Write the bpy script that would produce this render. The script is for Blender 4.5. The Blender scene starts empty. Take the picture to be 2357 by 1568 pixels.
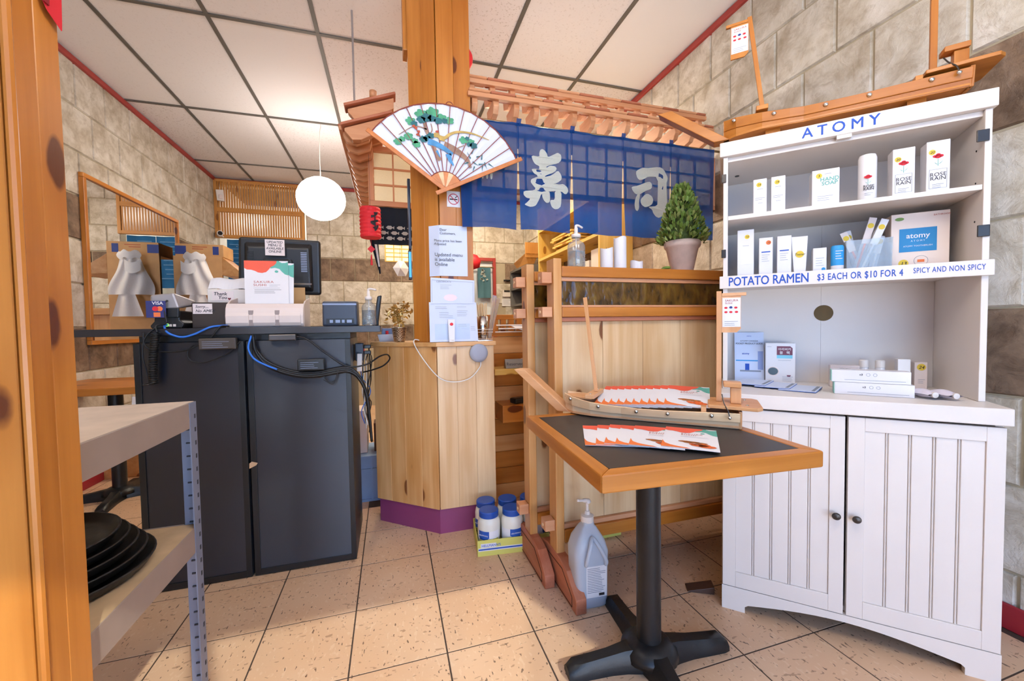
import bpy, math, random
from mathutils import Matrix, Vector
random.seed(7)
S = bpy.context.scene
COL = S.collection
PI = math.pi

# ---------------------------------------------------------------- camera
CAM_H = 1.0747
cd = bpy.data.cameras.new('camera')
cam = bpy.data.objects.new('camera', cd); COL.objects.link(cam)
cd.sensor_width = 36.0; cd.lens = 14.09; cd.clip_start = 0.02
_yaw, _pitch, _roll = 0.293582529, 0.0360094834, -0.0161926968
_f = Vector((math.sin(_yaw)*math.cos(_pitch), math.cos(_yaw)*math.cos(_pitch), -math.sin(_pitch)))
_r = Vector((math.cos(_yaw), -math.sin(_yaw), 0)); _u = _r.cross(_f)
_r2 = _r*math.cos(_roll)+_u*math.sin(_roll); _u2 = -_r*math.sin(_roll)+_u*math.cos(_roll)
cam.matrix_world = Matrix(((_r2.x, _u2.x, -_f.x, 0), (_r2.y, _u2.y, -_f.y, 0), (_r2.z, _u2.z, -_f.z, CAM_H), (0, 0, 0, 1)))
S.camera = cam

# ---------------------------------------------------------------- world, sun, exposure
w = bpy.data.worlds.new('world'); S.world = w; w.use_nodes = True
bg = w.node_tree.nodes['Background']
bg.inputs[0].default_value = (0.20, 0.47, 1.0, 1); bg.inputs[1].default_value = 3.8
def lamp(name, typ, loc, energy, color, rot=(0, 0, 0), **k):
    l = bpy.data.lights.new(name, typ); l.energy = energy; l.color = color
    for a, b in k.items(): setattr(l, a, b)
    o = bpy.data.objects.new(name, l); COL.objects.link(o); o.location = loc; o.rotation_euler = rot
    return o
# sun through the shop front behind the camera
sd = Vector((-0.35, 0.78, -0.654)).normalized()
sun = lamp('sun', 'SUN', (0, -3, 5), 4.5, (1, .88, .72), angle=0.012)
sun.rotation_euler = sd.to_track_quat('-Z', 'Y').to_euler()
# daylight in the glazed shop door behind the camera
lamp('door_daylight', 'AREA', (-0.05, -1.42, 1.40), 4, (.96, .97, 1), (PI/2, 0, 0), shape='RECTANGLE', size=.8, size_y=1.7)
# bright street and sky beyond the shop window
lamp('street_daylight', 'AREA', (0.0, -6.5, 2.4), 12, (.9, .95, 1), (PI/2-.08, 0, 0), shape='RECTANGLE', size=6, size_y=3)
lamp('ceiling_fill', 'AREA', (0.0, -3.6, .05), 340, (.98, .95, .90), (PI-.75, 0, 0), shape='RECTANGLE', size=5, size_y=2.5)  # added upward lamp outside the window to brighten the ceiling
V = S.view_settings
S.display_settings.display_device = 'sRGB'
V.view_transform = 'Standard'; V.look = 'None'; V.exposure = 0.0; V.gamma = 1.0; V.use_curve_mapping = False
S.cycles.max_bounces = 6; S.cycles.diffuse_bounces = 3; S.cycles.glossy_bounces = 3; S.cycles.transmission_bounces = 4; S.cycles.transparent_max_bounces = 10
S.cycles.use_adaptive_sampling = True; S.cycles.adaptive_threshold = .09; S.cycles.adaptive_min_samples = 14
S.cycles.caustics_reflective = False; S.cycles.caustics_refractive = False; S.cycles.sample_clamp_indirect = 6
S.cycles.use_denoising = True

# ---------------------------------------------------------------- materials
def lin(c):
    if isinstance(c, str):
        c = tuple(int(c[i:i+2], 16)/255 for i in (1, 3, 5))
    return tuple(((x/12.92) if x <= .04045 else ((x+.055)/1.055)**2.4) for x in c)
MT = {}
class NT:
    def __init__(s, name):
        s.m = bpy.data.materials.new(name); s.m.use_nodes = True; s.t = s.m.node_tree
        s.b = s.t.nodes['Principled BSDF']; s.o = s.t.nodes['Material Output']
    def n(s, typ, **k):
        x = s.t.nodes.new(typ)
        for a, b in k.items():
            if a[0] == 'i' and a[1:].isdigit(): s.put(x, int(a[1:]), b)
            else: setattr(x, a, b)
        return x
    def put(s, node, i, v):
        if isinstance(v, bpy.types.NodeSocket): s.t.links.new(v, node.inputs[i])
        else: node.inputs[i].default_value = v
    def math(s, op, a, b=0.0, c=False):
        x = s.n('ShaderNodeMath', operation=op, i0=a, i1=b); x.use_clamp = c; return x.outputs[0]
    def mix(s, f, a, b, typ='MIX'):
        x = s.n('ShaderNodeMix', data_type='RGBA', blend_type=typ)
        s.put(x, 0, f); s.put(x, 6, a); s.put(x, 7, b); return x.outputs[2]
    def ramp(s, f, pts):
        x = s.n('ShaderNodeValToRGB', i0=f); e = x.color_ramp.elements
        while len(e) < len(pts): e.new(.5)
        for el, (p, c) in zip(e, pts): el.position = p; el.color = (*c, 1)
        return x.outputs[0]
    def noise(s, vec, scale, detail=3, rough=.5, out=0):
        x = s.n('ShaderNodeTexNoise', i0=vec, i2=scale, i3=detail, i4=rough); return x.outputs[out]
    def warp(s, v, scale, amt):
        q = s.n('ShaderNodeVectorMath', operation='SCALE', i0=s.noise(v, scale, 2, .5, 1)); q.inputs['Scale'].default_value = amt
        return s.n('ShaderNodeVectorMath', operation='ADD', i0=v, i1=q.outputs[0]).outputs[0]
    def bump(s, h, strength, dist=.01):
        x = s.n('ShaderNodeBump'); x.inputs['Strength'].default_value = strength; x.inputs['Distance'].default_value = dist
        s.t.links.new(h, x.inputs['Height']); s.t.links.new(x.outputs[0], s.b.inputs['Normal'])
    def obj(s, rnd=True):
        c = s.n('ShaderNodeTexCoord').outputs['Object']
        if rnd:
            r = s.n('ShaderNodeObjectInfo').outputs['Random']
            sc = s.n('ShaderNodeVectorMath', operation='SCALE'); sc.inputs[0].default_value = (17.3, 9.1, 23.7)
            s.t.links.new(r, sc.inputs['Scale'])
            c = s.n('ShaderNodeVectorMath', operation='ADD', i0=c, i1=sc.outputs[0]).outputs[0]
        return c
    def done(s, col=None, rough=.5, metal=0, spec=.5):
        b = s.b.inputs
        if col is not None: s.put(s.b, 0, col)
        if isinstance(rough, bpy.types.NodeSocket): s.t.links.new(rough, b['Roughness'])
        else: b['Roughness'].default_value = rough
        b['Metallic'].default_value = metal; b['Specular IOR Level'].default_value = spec
        return s.m
def C(c): return (*lin(c), 1)
def mat(name, col, rough=.5, metal=0, var=.07, scale=9, bump=0, bscale=80, spec=.5, emit=0, trans=0):
    if name in MT: return MT[name]
    k = NT(name); v = k.obj()
    n = k.noise(v, scale)
    f = k.n('ShaderNodeMapRange', i0=n, i1=.25, i2=.75, i3=1-var, i4=1+var).outputs[0]
    sc = k.n('ShaderNodeVectorMath', operation='SCALE'); sc.inputs[0].default_value = lin(col); k.t.links.new(f, sc.inputs['Scale'])
    if bump: k.bump(k.noise(v, bscale, 2), bump, .004)
    k.done(sc.outputs[0], rough, metal, spec)
    if emit:
        k.t.links.new(sc.outputs[0], k.b.inputs['Emission Color']); k.b.inputs['Emission Strength'].default_value = emit
    if trans: k.b.inputs['Transmission Weight'].default_value = trans
    MT[name] = k.m; return k.m
def wood(tone='orange', ax='z', knots=True):
    key = 'wood_%s_%s' % (tone, ax)
    if key in MT: return MT[key]
    lo, hi, kn, ro = {
        'orange': ('#ae651f', '#d0863a', '#5a2408', .33),
        'honey':  ('#c98a48', '#e3b077', '#7a4420', .36),
        'pale':   ('#d2a573', '#eccda2', '#7a4420', .32),
        'cedar':  ('#c98558', '#e0a67c', '#8a4a2a', .45),
        'red':    ('#a85a3a', '#c98060', '#6a3018', .5),
        'boat':   ('#d09058', '#e8b080', '#9a5a30', .4),
        'hull':   ('#e6b27e', '#f8d8ae', '#9a5a30', .4),
        'yellow': ('#d7a94c', '#ecca7c', '#9a6420', .4),
        'lattice': ('#b87a36', '#d2954e', '#8a5220', .45)}[tone]
    k = NT(key); v = k.obj()
    def scl(a, b):
        m = k.n('ShaderNodeMapping', i0=v); m.inputs['Scale'].default_value = tuple(b if q == ax else a for q in 'xyz'); return m.outputs[0]
    g = k.noise(scl(26, 1.6), 1, 4, .55); g2 = k.noise(scl(5, .5), 1, 2); g3 = k.noise(scl(110, 3), 1, 2)
    gg = k.math('ADD', k.math('MULTIPLY', g, .5), k.math('ADD', k.math('MULTIPLY', g2, .42), k.math('MULTIPLY', g3, .08)))
    c = k.ramp(gg, [(.36, lin(lo)), (.64, lin(hi))])
    if knots:
        vo = k.n('ShaderNodeTexVoronoi', i0=scl(7.2, 3.3)); vo.inputs['Scale'].default_value = 1.0
        d = k.math('ADD', vo.outputs['Distance'], k.math('MULTIPLY', k.noise(scl(30, 18), 1), .06))
        halo = k.n('ShaderNodeMapRange', i0=d, i1=.44, i2=.2, i3=0., i4=.6).outputs[0]
        core = k.n('ShaderNodeMapRange', i0=d, i1=.20, i2=.165, i3=0., i4=.95).outputs[0]
        c = k.mix(halo, c, C(lo)); c = k.mix(core, c, C(kn))
    k.bump(g3, .08, .002)
    MT[key] = k.done(c, ro, 0, .45); return MT[key]
def stone(name, a, b, c3):
    k = NT(name); v = k.n('ShaderNodeNewGeometry').outputs['Position']
    n1 = k.noise(v, 7, 5, .6); n2 = k.noise(v, 28, 4, .6)
    n3 = k.noise(k.warp(v, 6, .2), 13, 7, .68)
    col = k.ramp(n1, [(.3, lin(a)), (.5, lin(b)), (.72, lin(c3))])
    col = k.mix(k.n('ShaderNodeMapRange', i0=n3, i1=.48, i2=.66, i3=0., i4=.7).outputs[0], col, C(a))
    k.bump(k.math('ADD', n3, k.math('MULTIPLY', n2, .35)), .6, .018)
    MT[name] = k.done(col, .55, 0, .4); return MT[name]
stone('stone_light', '#ab9c86', '#d2c9ba', '#e6dfd5')
stone('stone_brown', '#5c4838', '#866e5a', '#a48e78')
def floor_mat():
    k = NT('floor_vinyl'); v = k.n('ShaderNodeNewGeometry').outputs['Position']
    r = k.n('ShaderNodeObjectInfo').outputs['Random']
    base = k.mix(k.n('ShaderNodeMapRange', i0=k.noise(v, 2.2, 2), i1=.3, i2=.7, i3=0., i4=1.).outputs[0], C('#d6ab86'), C('#e2bf9e'))
    base = k.mix(k.math('MULTIPLY', r, .25), base, C('#d2a580'))
    def fleck(sc, lo, hi, st):
        m = k.n('ShaderNodeMapping', i0=v); m.inputs['Scale'].default_value = st
        m.inputs['Rotation'].default_value = (0, 0, .6*st[1])
        x = k.noise(k.warp(m.outputs[0], 14, .03), sc, 1, .4)
        return k.n('ShaderNodeMapRange', i0=x, i1=lo, i2=hi, i3=0., i4=1.).outputs[0]
    base = k.mix(k.math('MULTIPLY', fleck(90, .62, .70, (1, .5, 1)), .3), base, C('#ecd2b4'))
    base = k.mix(k.math('MULTIPLY', fleck(95, .68, .72, (.45, 1, 1)), .6), base, C('#946c50'))
    base = k.mix(k.math('MULTIPLY', fleck(120, .70, .72, (1, .4, 1)), .8), base, C('#5a3e30'))
    MT['floor'] = k.done(base, .38, 0, .5)
floor_mat()
def ceil_mat():
    k = NT('ceiling_fibre'); v = k.n('ShaderNodeNewGeometry').outputs['Position']
    r = k.n('ShaderNodeObjectInfo').outputs['Random']
    base = k.mix(r, C('#f0eceb'), C('#e8e2e1'))
    f = k.n('ShaderNodeMapRange', i0=k.noise(v, 75, 2, .6), i1=.60, i2=.66, i3=0., i4=.5).outputs[0]
    base = k.mix(k.math('MULTIPLY', f, k.math('POWER', r, 1.5)), base, C('#a89a8e'))
    MT['ceiling'] = k.done(base, .9, 0, .1)
ceil_mat()
def translucent(name, col, amt, rough=.8, thin=0.0):
    k = NT(name); v = k.obj(); n = k.noise(v, 140, 1)
    c = k.mix(k.math('MULTIPLY', n, .25), C(col), (*[x*.6 for x in lin(col)], 1))
    k.done(c, rough, 0, .2)
    tr = k.n('ShaderNodeBsdfTranslucent', i0=c); ms = k.n('ShaderNodeMixShader', i0=amt, i1=k.b.outputs[0], i2=tr.outputs[0])
    if thin: ms = k.n('ShaderNodeMixShader', i0=thin, i1=ms.outputs[0], i2=k.n('ShaderNodeBsdfTransparent').outputs[0])
    k.t.links.new(ms.outputs[0], k.o.inputs[0]); MT[name] = k.m; return k.m
def clear(name, tint, gloss=.12, rough=.03, body=0.0, bcol='#ffffff'):
    k = NT(name); tr = k.n('ShaderNodeBsdfTransparent', i0=C(tint)); gl = k.n('ShaderNodeBsdfGlossy', i1=rough)
    fr = k.n('ShaderNodeLayerWeight', i0=.25).outputs[1]
    ms = k.n('ShaderNodeMixShader', i0=k.math('ADD', k.math('MULTIPLY', fr, .55), gloss*.5, True), i1=tr.outputs[0], i2=gl.outputs[0]).outputs[0]
    if body:
        df = k.n('ShaderNodeBsdfDiffuse', i0=C(bcol)); ms = k.n('ShaderNodeMixShader', i0=body, i1=ms, i2=df.outputs[0]).outputs[0]
    k.t.links.new(ms, k.o.inputs[0]); MT[name] = k.m; return k.m
clear('glass', '#f4fbff', .1)
clear('clear_plastic', '#eef2f2', .12, .08, .12)
clear('cloudy_plastic', '#e6ecf4', .1, .25, .62, '#dde4f0')
clear('wrap', '#f2eee8', .25, .15, .25, '#e8d8cc')
translucent('noren_blue', '#15509e', .5, thin=.10)
translucent('noren_dark', '#232a36', .25)
translucent('noren_white', '#eef0e4', .4)
translucent('shoji_paper', '#fbf6e6', .75)
translucent('bag_white', '#f8f7f6', .2, .35)
def amber():
    k = NT('amber_glass'); v = k.obj(False)
    m = k.n('ShaderNodeMapping', i0=v); m.inputs['Scale'].default_value = (1, 1, .55)
    n = k.noise(k.warp(m.outputs[0], 30, .02), 30, 2, .45)
    c = k.ramp(n, [(.3, lin('#40290e')), (.55, lin('#6b4a17')), (.8, lin('#8a6a2a'))])
    k.bump(n, .55, .012); MT['amber'] = k.done(c, .18, 0, .7); k.b.inputs['Transmission Weight'].default_value = .15
amber()
def mirror():
    k = NT('mirror_silver'); MT['mirror'] = k.done((.93, .95, .96, 1), .01, 1)
mirror()
def checks(name, a, b, scale):
    k = NT(name); c = k.n('ShaderNodeTexChecker', i0=k.obj(False), i1=C(a), i2=C(b), i3=scale)
    MT[name] = k.done(c.outputs[0], .35, .9); return MT[name]
W = mat('white_paint', '#e8ddd5', .4, var=.015)
mat('paper', '#e8e4e6', .75, var=.02); mat('paper_blue', '#d3daee', .6, var=.02); mat('pink_note', '#eddcd9', .8, var=.03)
mat('black_laminate', '#101725', .42, var=.25, scale=3, spec=1.0)  # black laminate; blue tint in the base stands for daylight on it
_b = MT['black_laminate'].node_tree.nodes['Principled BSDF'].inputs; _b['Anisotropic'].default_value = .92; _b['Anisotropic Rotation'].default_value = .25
mat('black_edge', '#141416', .4)
mat('black_plastic', '#1b1b1e', .38); mat('black_rubber', '#151517', .45); mat('tray_black', '#1d1c1c', .42, bump=.1)
mat('iron', '#1c1d20', .38, .2, var=.2, bump=.15); mat('dark_top', '#3a3431', .42, var=.12, scale=14)
mat('grey_metal', '#a9a4a6', .45, .55); mat('grey_blue_metal', '#8f97ad', .45, .35); mat('beige_board', '#c9aa84', .7, var=.1, scale=20)
mat('chrome', '#d8d6d4', .16, 1); mat('brass', '#b9a47e', .25, .95); mat('gold', '#e2c078', .28, .85); mat('dark_metal', '#4b4643', .35, .8)
mat('red_trim', '#a83a34', .45); mat('red', '#d8202e', .6); mat('baseboard_red', '#9e2330', .4)
mat('purple', '#8a3c66', .5, var=.1, scale=5); mat('tbar', '#6a655e', .6, .2); mat('ink', '#26242a', .7); mat('ink_blue', '#1c4fb4', .6, var=.02)
mat('grey_ink', '#8b8f9c', .7); mat('teal', '#5fae9e', .6); mat('coral', '#ef5f45', .6); mat('orange_ink', '#f07a3a', .6); mat('rust', '#b5492c', .6)
mat('ivory', '#e4d2ca', .4, var=.03); mat('card', '#c79a66', .75, var=.06); mat('cardboard', '#cf9f6a', .8, var=.1)
mat('navy', '#2a3f86', .6); mat('visa_navy', '#27296c', .5); mat('yellow_dot', '#e6c33c', .6); mat('sky_blue', '#2f97d6', .5); mat('lid_blue', '#1d4fa8', .4)
mat('mayo', '#e9e4d6', .3); mat('label_yellow', '#dcd36a', .6); mat('label_blue', '#2456b0', .6); mat('speaker_grey', '#a9acba', .9, bump=.3, bscale=900)
mat('cable_black', '#161618', .45); mat('cable_blue', '#2f74d8', .4); mat('cable_white', '#e8e6e2', .45); mat('led_green', '#7dff5a', .4, emit=4)
mat('leaf', '#6f8a3c', .55, var=.35, scale=14); mat('leaf2', '#8f9a55', .55, var=.3, scale=14); mat('clay', '#cdb6ab', .8, var=.14, scale=22, bump=.25, bscale=50)
mat('candle', '#e0dcde', .6, var=.02); mat('blue_crate', '#7f9cc4', .45); mat('stick', '#d9b98c', .6); mat('steel_plate', '#8a8680', .35, .7)
mat('mint', '#a8d8c8', .6); mat('peach_box', '#ecd6c8', .55, var=.03); mat('plum', '#7c4458', .6); mat('cyan', '#86cfe0', .6)
mat('lantern_red', '#d9252f', .6, emit=.15); mat('globe', '#fffaf4', .8, emit=14, var=.03); mat('tan_skin', '#c7a27e', .6); mat('gunmetal', '#5a5350', .3, .7)
mat('fan_white', '#dfe2f1', .7, var=.02); mat('fan_green', '#4f9f78', .7, var=.25, scale=30); mat('fan_dark', '#2c6a72', .7, var=.25, scale=30)
mat('fan_blue', '#4f8fc0', .7, var=.3, scale=20); mat('fan_brown', '#9c7a68', .7, var=.3, scale=30); mat('fan_gold', '#c0a056', .6, var=.3, scale=30)
mat('bamboo', '#c8763a', .4, var=.2, scale=30); mat('fan_rib', '#8a3c30', .5); mat('screen_glow', '#3f8fd8', .2, emit=1.2); mat('white_gloss', '#e8e2e2', .22, var=.01)
mat('teal_cloth', '#4a7380', .8); mat('lamp_white', '#ffffff', .5, emit=9, var=.0); mat('olive_cloth', '#8d8068', .8)

# ---------------------------------------------------------------- mesh helpers
class B:
    def __init__(s): s.v = []; s.f = []
    def add(s, vs, fs):
        o = len(s.v); s.v += [tuple(p) for p in vs]; s.f += [tuple(i+o for i in f) for f in fs]; return s
    def box(s, x0, x1, y0, y1, z0, z1):
        return s.add([(x0, y0, z0), (x1, y0, z0), (x1, y1, z0), (x0, y1, z0), (x0, y0, z1), (x1, y0, z1), (x1, y1, z1), (x0, y1, z1)],
                     [(0, 3, 2, 1), (4, 5, 6, 7), (0, 1, 5, 4), (1, 2, 6, 5), (2, 3, 7, 6), (3, 0, 4, 7)])
    def hexa(s, a, b):
        """two quads (lists of 4 points) joined into a solid"""
        return s.add(list(a)+list(b), [(0, 3, 2, 1), (4, 5, 6, 7), (0, 1, 5, 4), (1, 2, 6, 5), (2, 3, 7, 6), (3, 0, 4, 7)])
    def prism(s, poly, ax, d0, d1):
        """2-D polygon swept along axis ax. x: poly=(y,z); y: poly=(x,z); z: poly=(x,y)"""
        mk = {'x': lambda p, d: (d, p[0], p[1]), 'y': lambda p, d: (p[0], d, p[1]), 'z': lambda p, d: (p[0], p[1], d)}[ax]
        n = len(poly); vs = [mk(p, d0) for p in poly]+[mk(p, d1) for p in poly]
        return s.add(vs, [tuple(range(n))[::-1], tuple(range(n, 2*n))]+[(i, (i+1) % n, n+(i+1) % n, n+i) for i in range(n)])
    def bar(s, p, q, wd, ht, up=(0, 0, 1)):
        p, q, up = Vector(p), Vector(q), Vector(up); d = (q-p).normalized(); r = d.cross(up).normalized(); u = r.cross(d)
        k = [r*(wd/2)*a+u*(ht/2)*b for a, b in ((-1, -1), (1, -1), (1, 1), (-1, 1))]
        return s.hexa([p+x for x in k], [q+x for x in k])
    def tube(s, pts, r, n=8, caps=True):
        pts = [Vector(p) for p in pts]; m = len(pts); rs = r if isinstance(r, (list, tuple)) else [r]*m
        vs = []; fs = []; t0 = None
        for i, p in enumerate(pts):
            d = (pts[min(i+1, m-1)]-pts[max(i-1, 0)]).normalized()
            if t0 is None:
                a = Vector((0, 0, 1)) if abs(d.z) < .9 else Vector((1, 0, 0)); t0 = d.cross(a).normalized()
            else: t0 = (t0-d*t0.dot(d)).normalized()
            b = d.cross(t0)
            vs += [p+(t0*math.cos(2*PI*j/n)+b*math.sin(2*PI*j/n))*rs[i] for j in range(n)]
        for i in range(m-1):
            fs += [(i*n+j, i*n+(j+1) % n, (i+1)*n+(j+1) % n, (i+1)*n+j) for j in range(n)]
        if caps: fs += [tuple(range(n))[::-1], tuple(range((m-1)*n, m*n))]
        return s.add(vs, fs)
    def cyl(s, p, q, r, n=20): return s.tube([p, q], r, n)
    def lathe(s, prof, c=(0, 0, 0), n=24, sx=1, sy=1):
        vs = []; fs = []; m = len(prof)
        for r, z in prof: vs += [(c[0]+r*sx*math.cos(2*PI*j/n), c[1]+r*sy*math.sin(2*PI*j/n), c[2]+z) for j in range(n)]
        for i in range(m-1): fs += [(i*n+j, i*n+(j+1) % n, (i+1)*n+(j+1) % n, (i+1)*n+j) for j in range(n)]
        if prof[0][0] > 1e-5: fs.append(tuple(range(n))[::-1])
        if prof[-1][0] > 1e-5: fs.append(tuple(range((m-1)*n, m*n)))
        return s.add(vs, fs)
    def grid(s, fn, nu, nv, thick=0.0):
        """surface fn(u,v) u,v in 0..1; thick in -? along given offset vector"""
        vs = [fn(i/nu, j/nv) for j in range(nv+1) for i in range(nu+1)]
        fs = [(j*(nu+1)+i, j*(nu+1)+i+1, (j+1)*(nu+1)+i+1, (j+1)*(nu+1)+i) for j in range(nv) for i in range(nu)]
        return s.add(vs, fs)
    def mesh(s, name, smooth=False):
        me = bpy.data.meshes.new(name); me.from_pydata([tuple(p) for p in s.v], [], s.f); me.validate(); me.update()
        if smooth: me.shade_smooth() if hasattr(me, 'shade_smooth') else None
        return me
    def build(s, name, m, parent=None, bev=0, smooth=False, seg=2, solid=0, loc=None, rz=0, ang=None):
        me = s.mesh(name, smooth); me.materials.append(MT[m] if isinstance(m, str) else m)
        o = bpy.data.objects.new(name, me); COL.objects.link(o)
        if parent: o.parent = parent
        if loc is not None: o.location = loc
        if rz: o.rotation_euler = (0, 0, rz)
        if solid:
            k = o.modifiers.new('solid', 'SOLIDIFY'); k.thickness = solid; k.offset = 0
        if bev:
            k = o.modifiers.new('bevel', 'BEVEL'); k.width = bev; k.segments = seg; k.limit_method = 'ANGLE'; k.angle_limit = .6
        if smooth and ang is not None:
            pass
        return o
def smooth_by_angle(o, a=.7):
    me = o.data; me.shade_smooth()
    if hasattr(me, 'set_sharp_from_angle'): me.set_sharp_from_angle(angle=a)
    return o
def tag(o, label, cat, group=None, kind=None):
    o['label'] = label; o['category'] = cat
    if group: o['group'] = group
    if kind: o['kind'] = kind
    return o
def struct(o, label=None, cat=None):
    o['kind'] = 'structure'
    if label: o['label'] = label
    if cat: o['category'] = cat
    return o
def thing(name, label, cat, loc=(0, 0, 0), rz=0, group=None, rot=None):
    o = bpy.data.objects.new(name, None); COL.objects.link(o); o.empty_display_size = .05
    o.location = loc; o.rotation_euler = rot if rot else (0, 0, rz)
    return tag(o, label, cat, group)
def share(src, name, parent, loc=(0, 0, 0), rot=(0, 0, 0), scale=None):
    o = src.copy(); COL.objects.link(o); o.parent = parent; o.location = loc; o.rotation_euler = rot; o.name = name
    if scale: o.scale = scale
    return o
def copy_tree(o, loc, rz, label=None, rot=None):
    c = o.copy(); COL.objects.link(c); c.location = loc; c.rotation_euler = rot if rot else (0, 0, rz)
    if label: c['label'] = label
    for ch in list(o.children):
        d = ch.copy(); COL.objects.link(d); d.parent = c
        for g in list(ch.children):
            e = g.copy(); COL.objects.link(e); e.parent = d
    return c
TEXTS = []
def text(parent, s, m, size, o, x=(1, 0, 0), up=(0, 0, 1), al='LEFT', bold=0.0, sx=1.0, shear=0.0, name='lettering', ls=1.0, sp=1.0, fit=None):
    """flat print: o = baseline origin of the first line in the parent's space"""
    TEXTS.append((parent, s, m, size, o, x, up, al, bold, sx, shear, name, ls, sp, fit))
def flush_text():
    made = []
    for t in TEXTS:
        c = bpy.data.curves.new('lettering_curve', 'FONT'); c.body = t[1]; c.size = t[3]; c.align_x = t[7]; c.bevel_depth = t[8]*t[3]; c.bevel_resolution = 0; c.shear = t[10]
        c.space_line = t[12]; c.space_character = t[13]; c.resolution_u = 3; c.fill_mode = 'FRONT'
        o = bpy.data.objects.new('lettering_curve', c); COL.objects.link(o); made.append((o, c, t))
    dg = bpy.context.evaluated_depsgraph_get(); dg.update()
    for o, c, t in made:
        me = bpy.data.meshes.new_from_object(o.evaluated_get(dg)); parent, m = t[0], t[2]
        X = Vector(t[5]).normalized(); U = Vector(t[6]).normalized(); N = X.cross(U)
        sx = t[9]
        if t[14]:
            xs = [v.co.x for v in me.vertices]; sx = t[14]/(max(xs)-min(xs)) if xs else 1
        Xs = X*sx
        me.transform(Matrix(((Xs.x, U.x, N.x, t[4][0]), (Xs.y, U.y, N.y, t[4][1]), (Xs.z, U.z, N.z, t[4][2]), (0, 0, 0, 1))))
        me.materials.clear(); me.materials.append(MT[m])
        ob = bpy.data.objects.new(t[11], me); COL.objects.link(ob)
        if parent: ob.parent = parent
        bpy.data.objects.remove(o); bpy.data.curves.remove(c)
def circle(cx, cy, r, n=20, ry=None): return [(cx+r*math.cos(2*PI*i/n), cy+(ry or r)*math.sin(2*PI*i/n)) for i in range(n)]
def catmull(pts, k=6):
    P = [Vector(p) for p in pts]; P = [P[0]*2-P[1]]+P+[P[-1]*2-P[-2]]; out = []
    for i in range(1, len(P)-2):
        for j in range(k):
            t = j/k; a, b, c, d = P[i-1:i+3]
            out.append(.5*((2*b)+(c-a)*t+(2*a-5*b+4*c-d)*t*t+(3*b-a-3*c+d)*t**3))
    return out+[P[-2]]
def lines(parent, m, x0, x1, z0, n, dz, y, h=.0012, name='print', seed=1, face='y'):
    """rows of fine print too small to read"""
    rn = random.Random(seed); b = B()
    for i in range(n):
        e = x1-(x1-x0)*rn.random()*.35; z = z0-dz*i
        if face == 'y': b.add([(x0, y, z), (e, y, z), (e, y, z+h), (x0, y, z+h)], [(0, 1, 2, 3)])
        else: b.add([(x0, z, y), (e, z, y), (e, z+h, y), (x0, z+h, y)], [(0, 1, 2, 3)])
    return b.build(name, m, parent)

# ---------------------------------------------------------------- the room
XL, XR, YB, YF, HC = -2.05, 2.03, 5.9, -1.5, 2.974
ROWZ = [.806+.3048*k for k in range(-3, 8)]
def tile_mesh(wd, ht, t=.010, e=.006):
    """pillowed slab: local x along the wall, z up, face toward -y"""
    b = B(); x0, x1, z0, z1 = .0035, wd-.0035, .0035, ht-.0035
    b.add([(x0, 0, z0), (x1, 0, z0), (x1, 0, z1), (x0, 0, z1), (x0+e, -t, z0+e), (x1-e, -t, z0+e), (x1-e, -t, z1-e), (x0+e, -t, z1-e)],
          [(4, 5, 6, 7), (0, 1, 5, 4), (1, 2, 6, 5), (2, 3, 7, 6), (3, 0, 4, 7)])
    return b
TILES = {}
def tiled(parent, origin, rz, length, rows, off, skip=None):
    """stone tiles on a wall: wall-local x runs from origin at angle rz, tiles face local -y"""
    P = .3048
    for r in rows:
        z0, z1 = ROWZ[r], min(ROWZ[r]+P, 2.94)
        if z0 < 0: z0 = 0
        brown = r in (3, 6); s = off+(P/2 if r % 2 else 0)
        x = -((-s) % P) if s % P else 0.0
        x = (s % P)-P
        while x < length-.01:
            a, b_ = max(x, 0), min(x+P, length); x += P
            if b_-a < .02 or (skip and skip(a, b_, z0, z1)): continue
            key = (round(b_-a, 3), round(z1-z0, 3), brown)
            if key not in TILES:
                me = tile_mesh(b_-a, z1-z0).mesh('tile'); me.materials.append(MT['stone_brown' if brown else 'stone_light']); TILES[key] = me
            o = bpy.data.objects.new('tile', TILES[key]); COL.objects.link(o); o.parent = parent
            o.location = (origin[0]+a*math.cos(rz), origin[1]+a*math.sin(rz), z0); o.rotation_euler = (0, 0, rz)
grout = mat('grout', '#b3a68e', .9)
# floor
floor = struct(B().box(XL, XR, YF, YB+1.2, -.05, -.002).build('floor', 'floor'), 'tan flecked vinyl tile floor')
ft = tile = None
tm = B(); e = .0022
tm.add([(e, e, -.002), (.3048-e, e, -.002), (.3048-e, .3048-e, -.002), (e, .3048-e, -.002), (e+.0006, e+.0006, 0), (.3042-e, e+.0006, 0), (.3042-e, .3042-e, 0), (e+.0006, .3042-e, 0)],
       [(4, 5, 6, 7), (0, 1, 5, 4), (1, 2, 6, 5), (2, 3, 7, 6), (3, 0, 4, 7)])
tme = tm.mesh('tile'); tme.materials.append(MT['floor'])
gm = B().box(XL, XR, YF, YB+1.2, -.0021, -.0012).build('joint', mat('floor_joint', '#4a3a30', .9), floor)
for i in range(-5, 10):
    for j in range(-4, 15):
        x, y = -.7623+.3048*i, 1.6018+.3048*j
        if x+.3048 > XR or x < XL-.3: continue
        if y > 2.3 and x > -.45: continue
        x0 = max(x, XL)
        o = bpy.data.objects.new('tile', tme); COL.objects.link(o); o.parent = floor; o.location = (x, y, 0)
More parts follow.
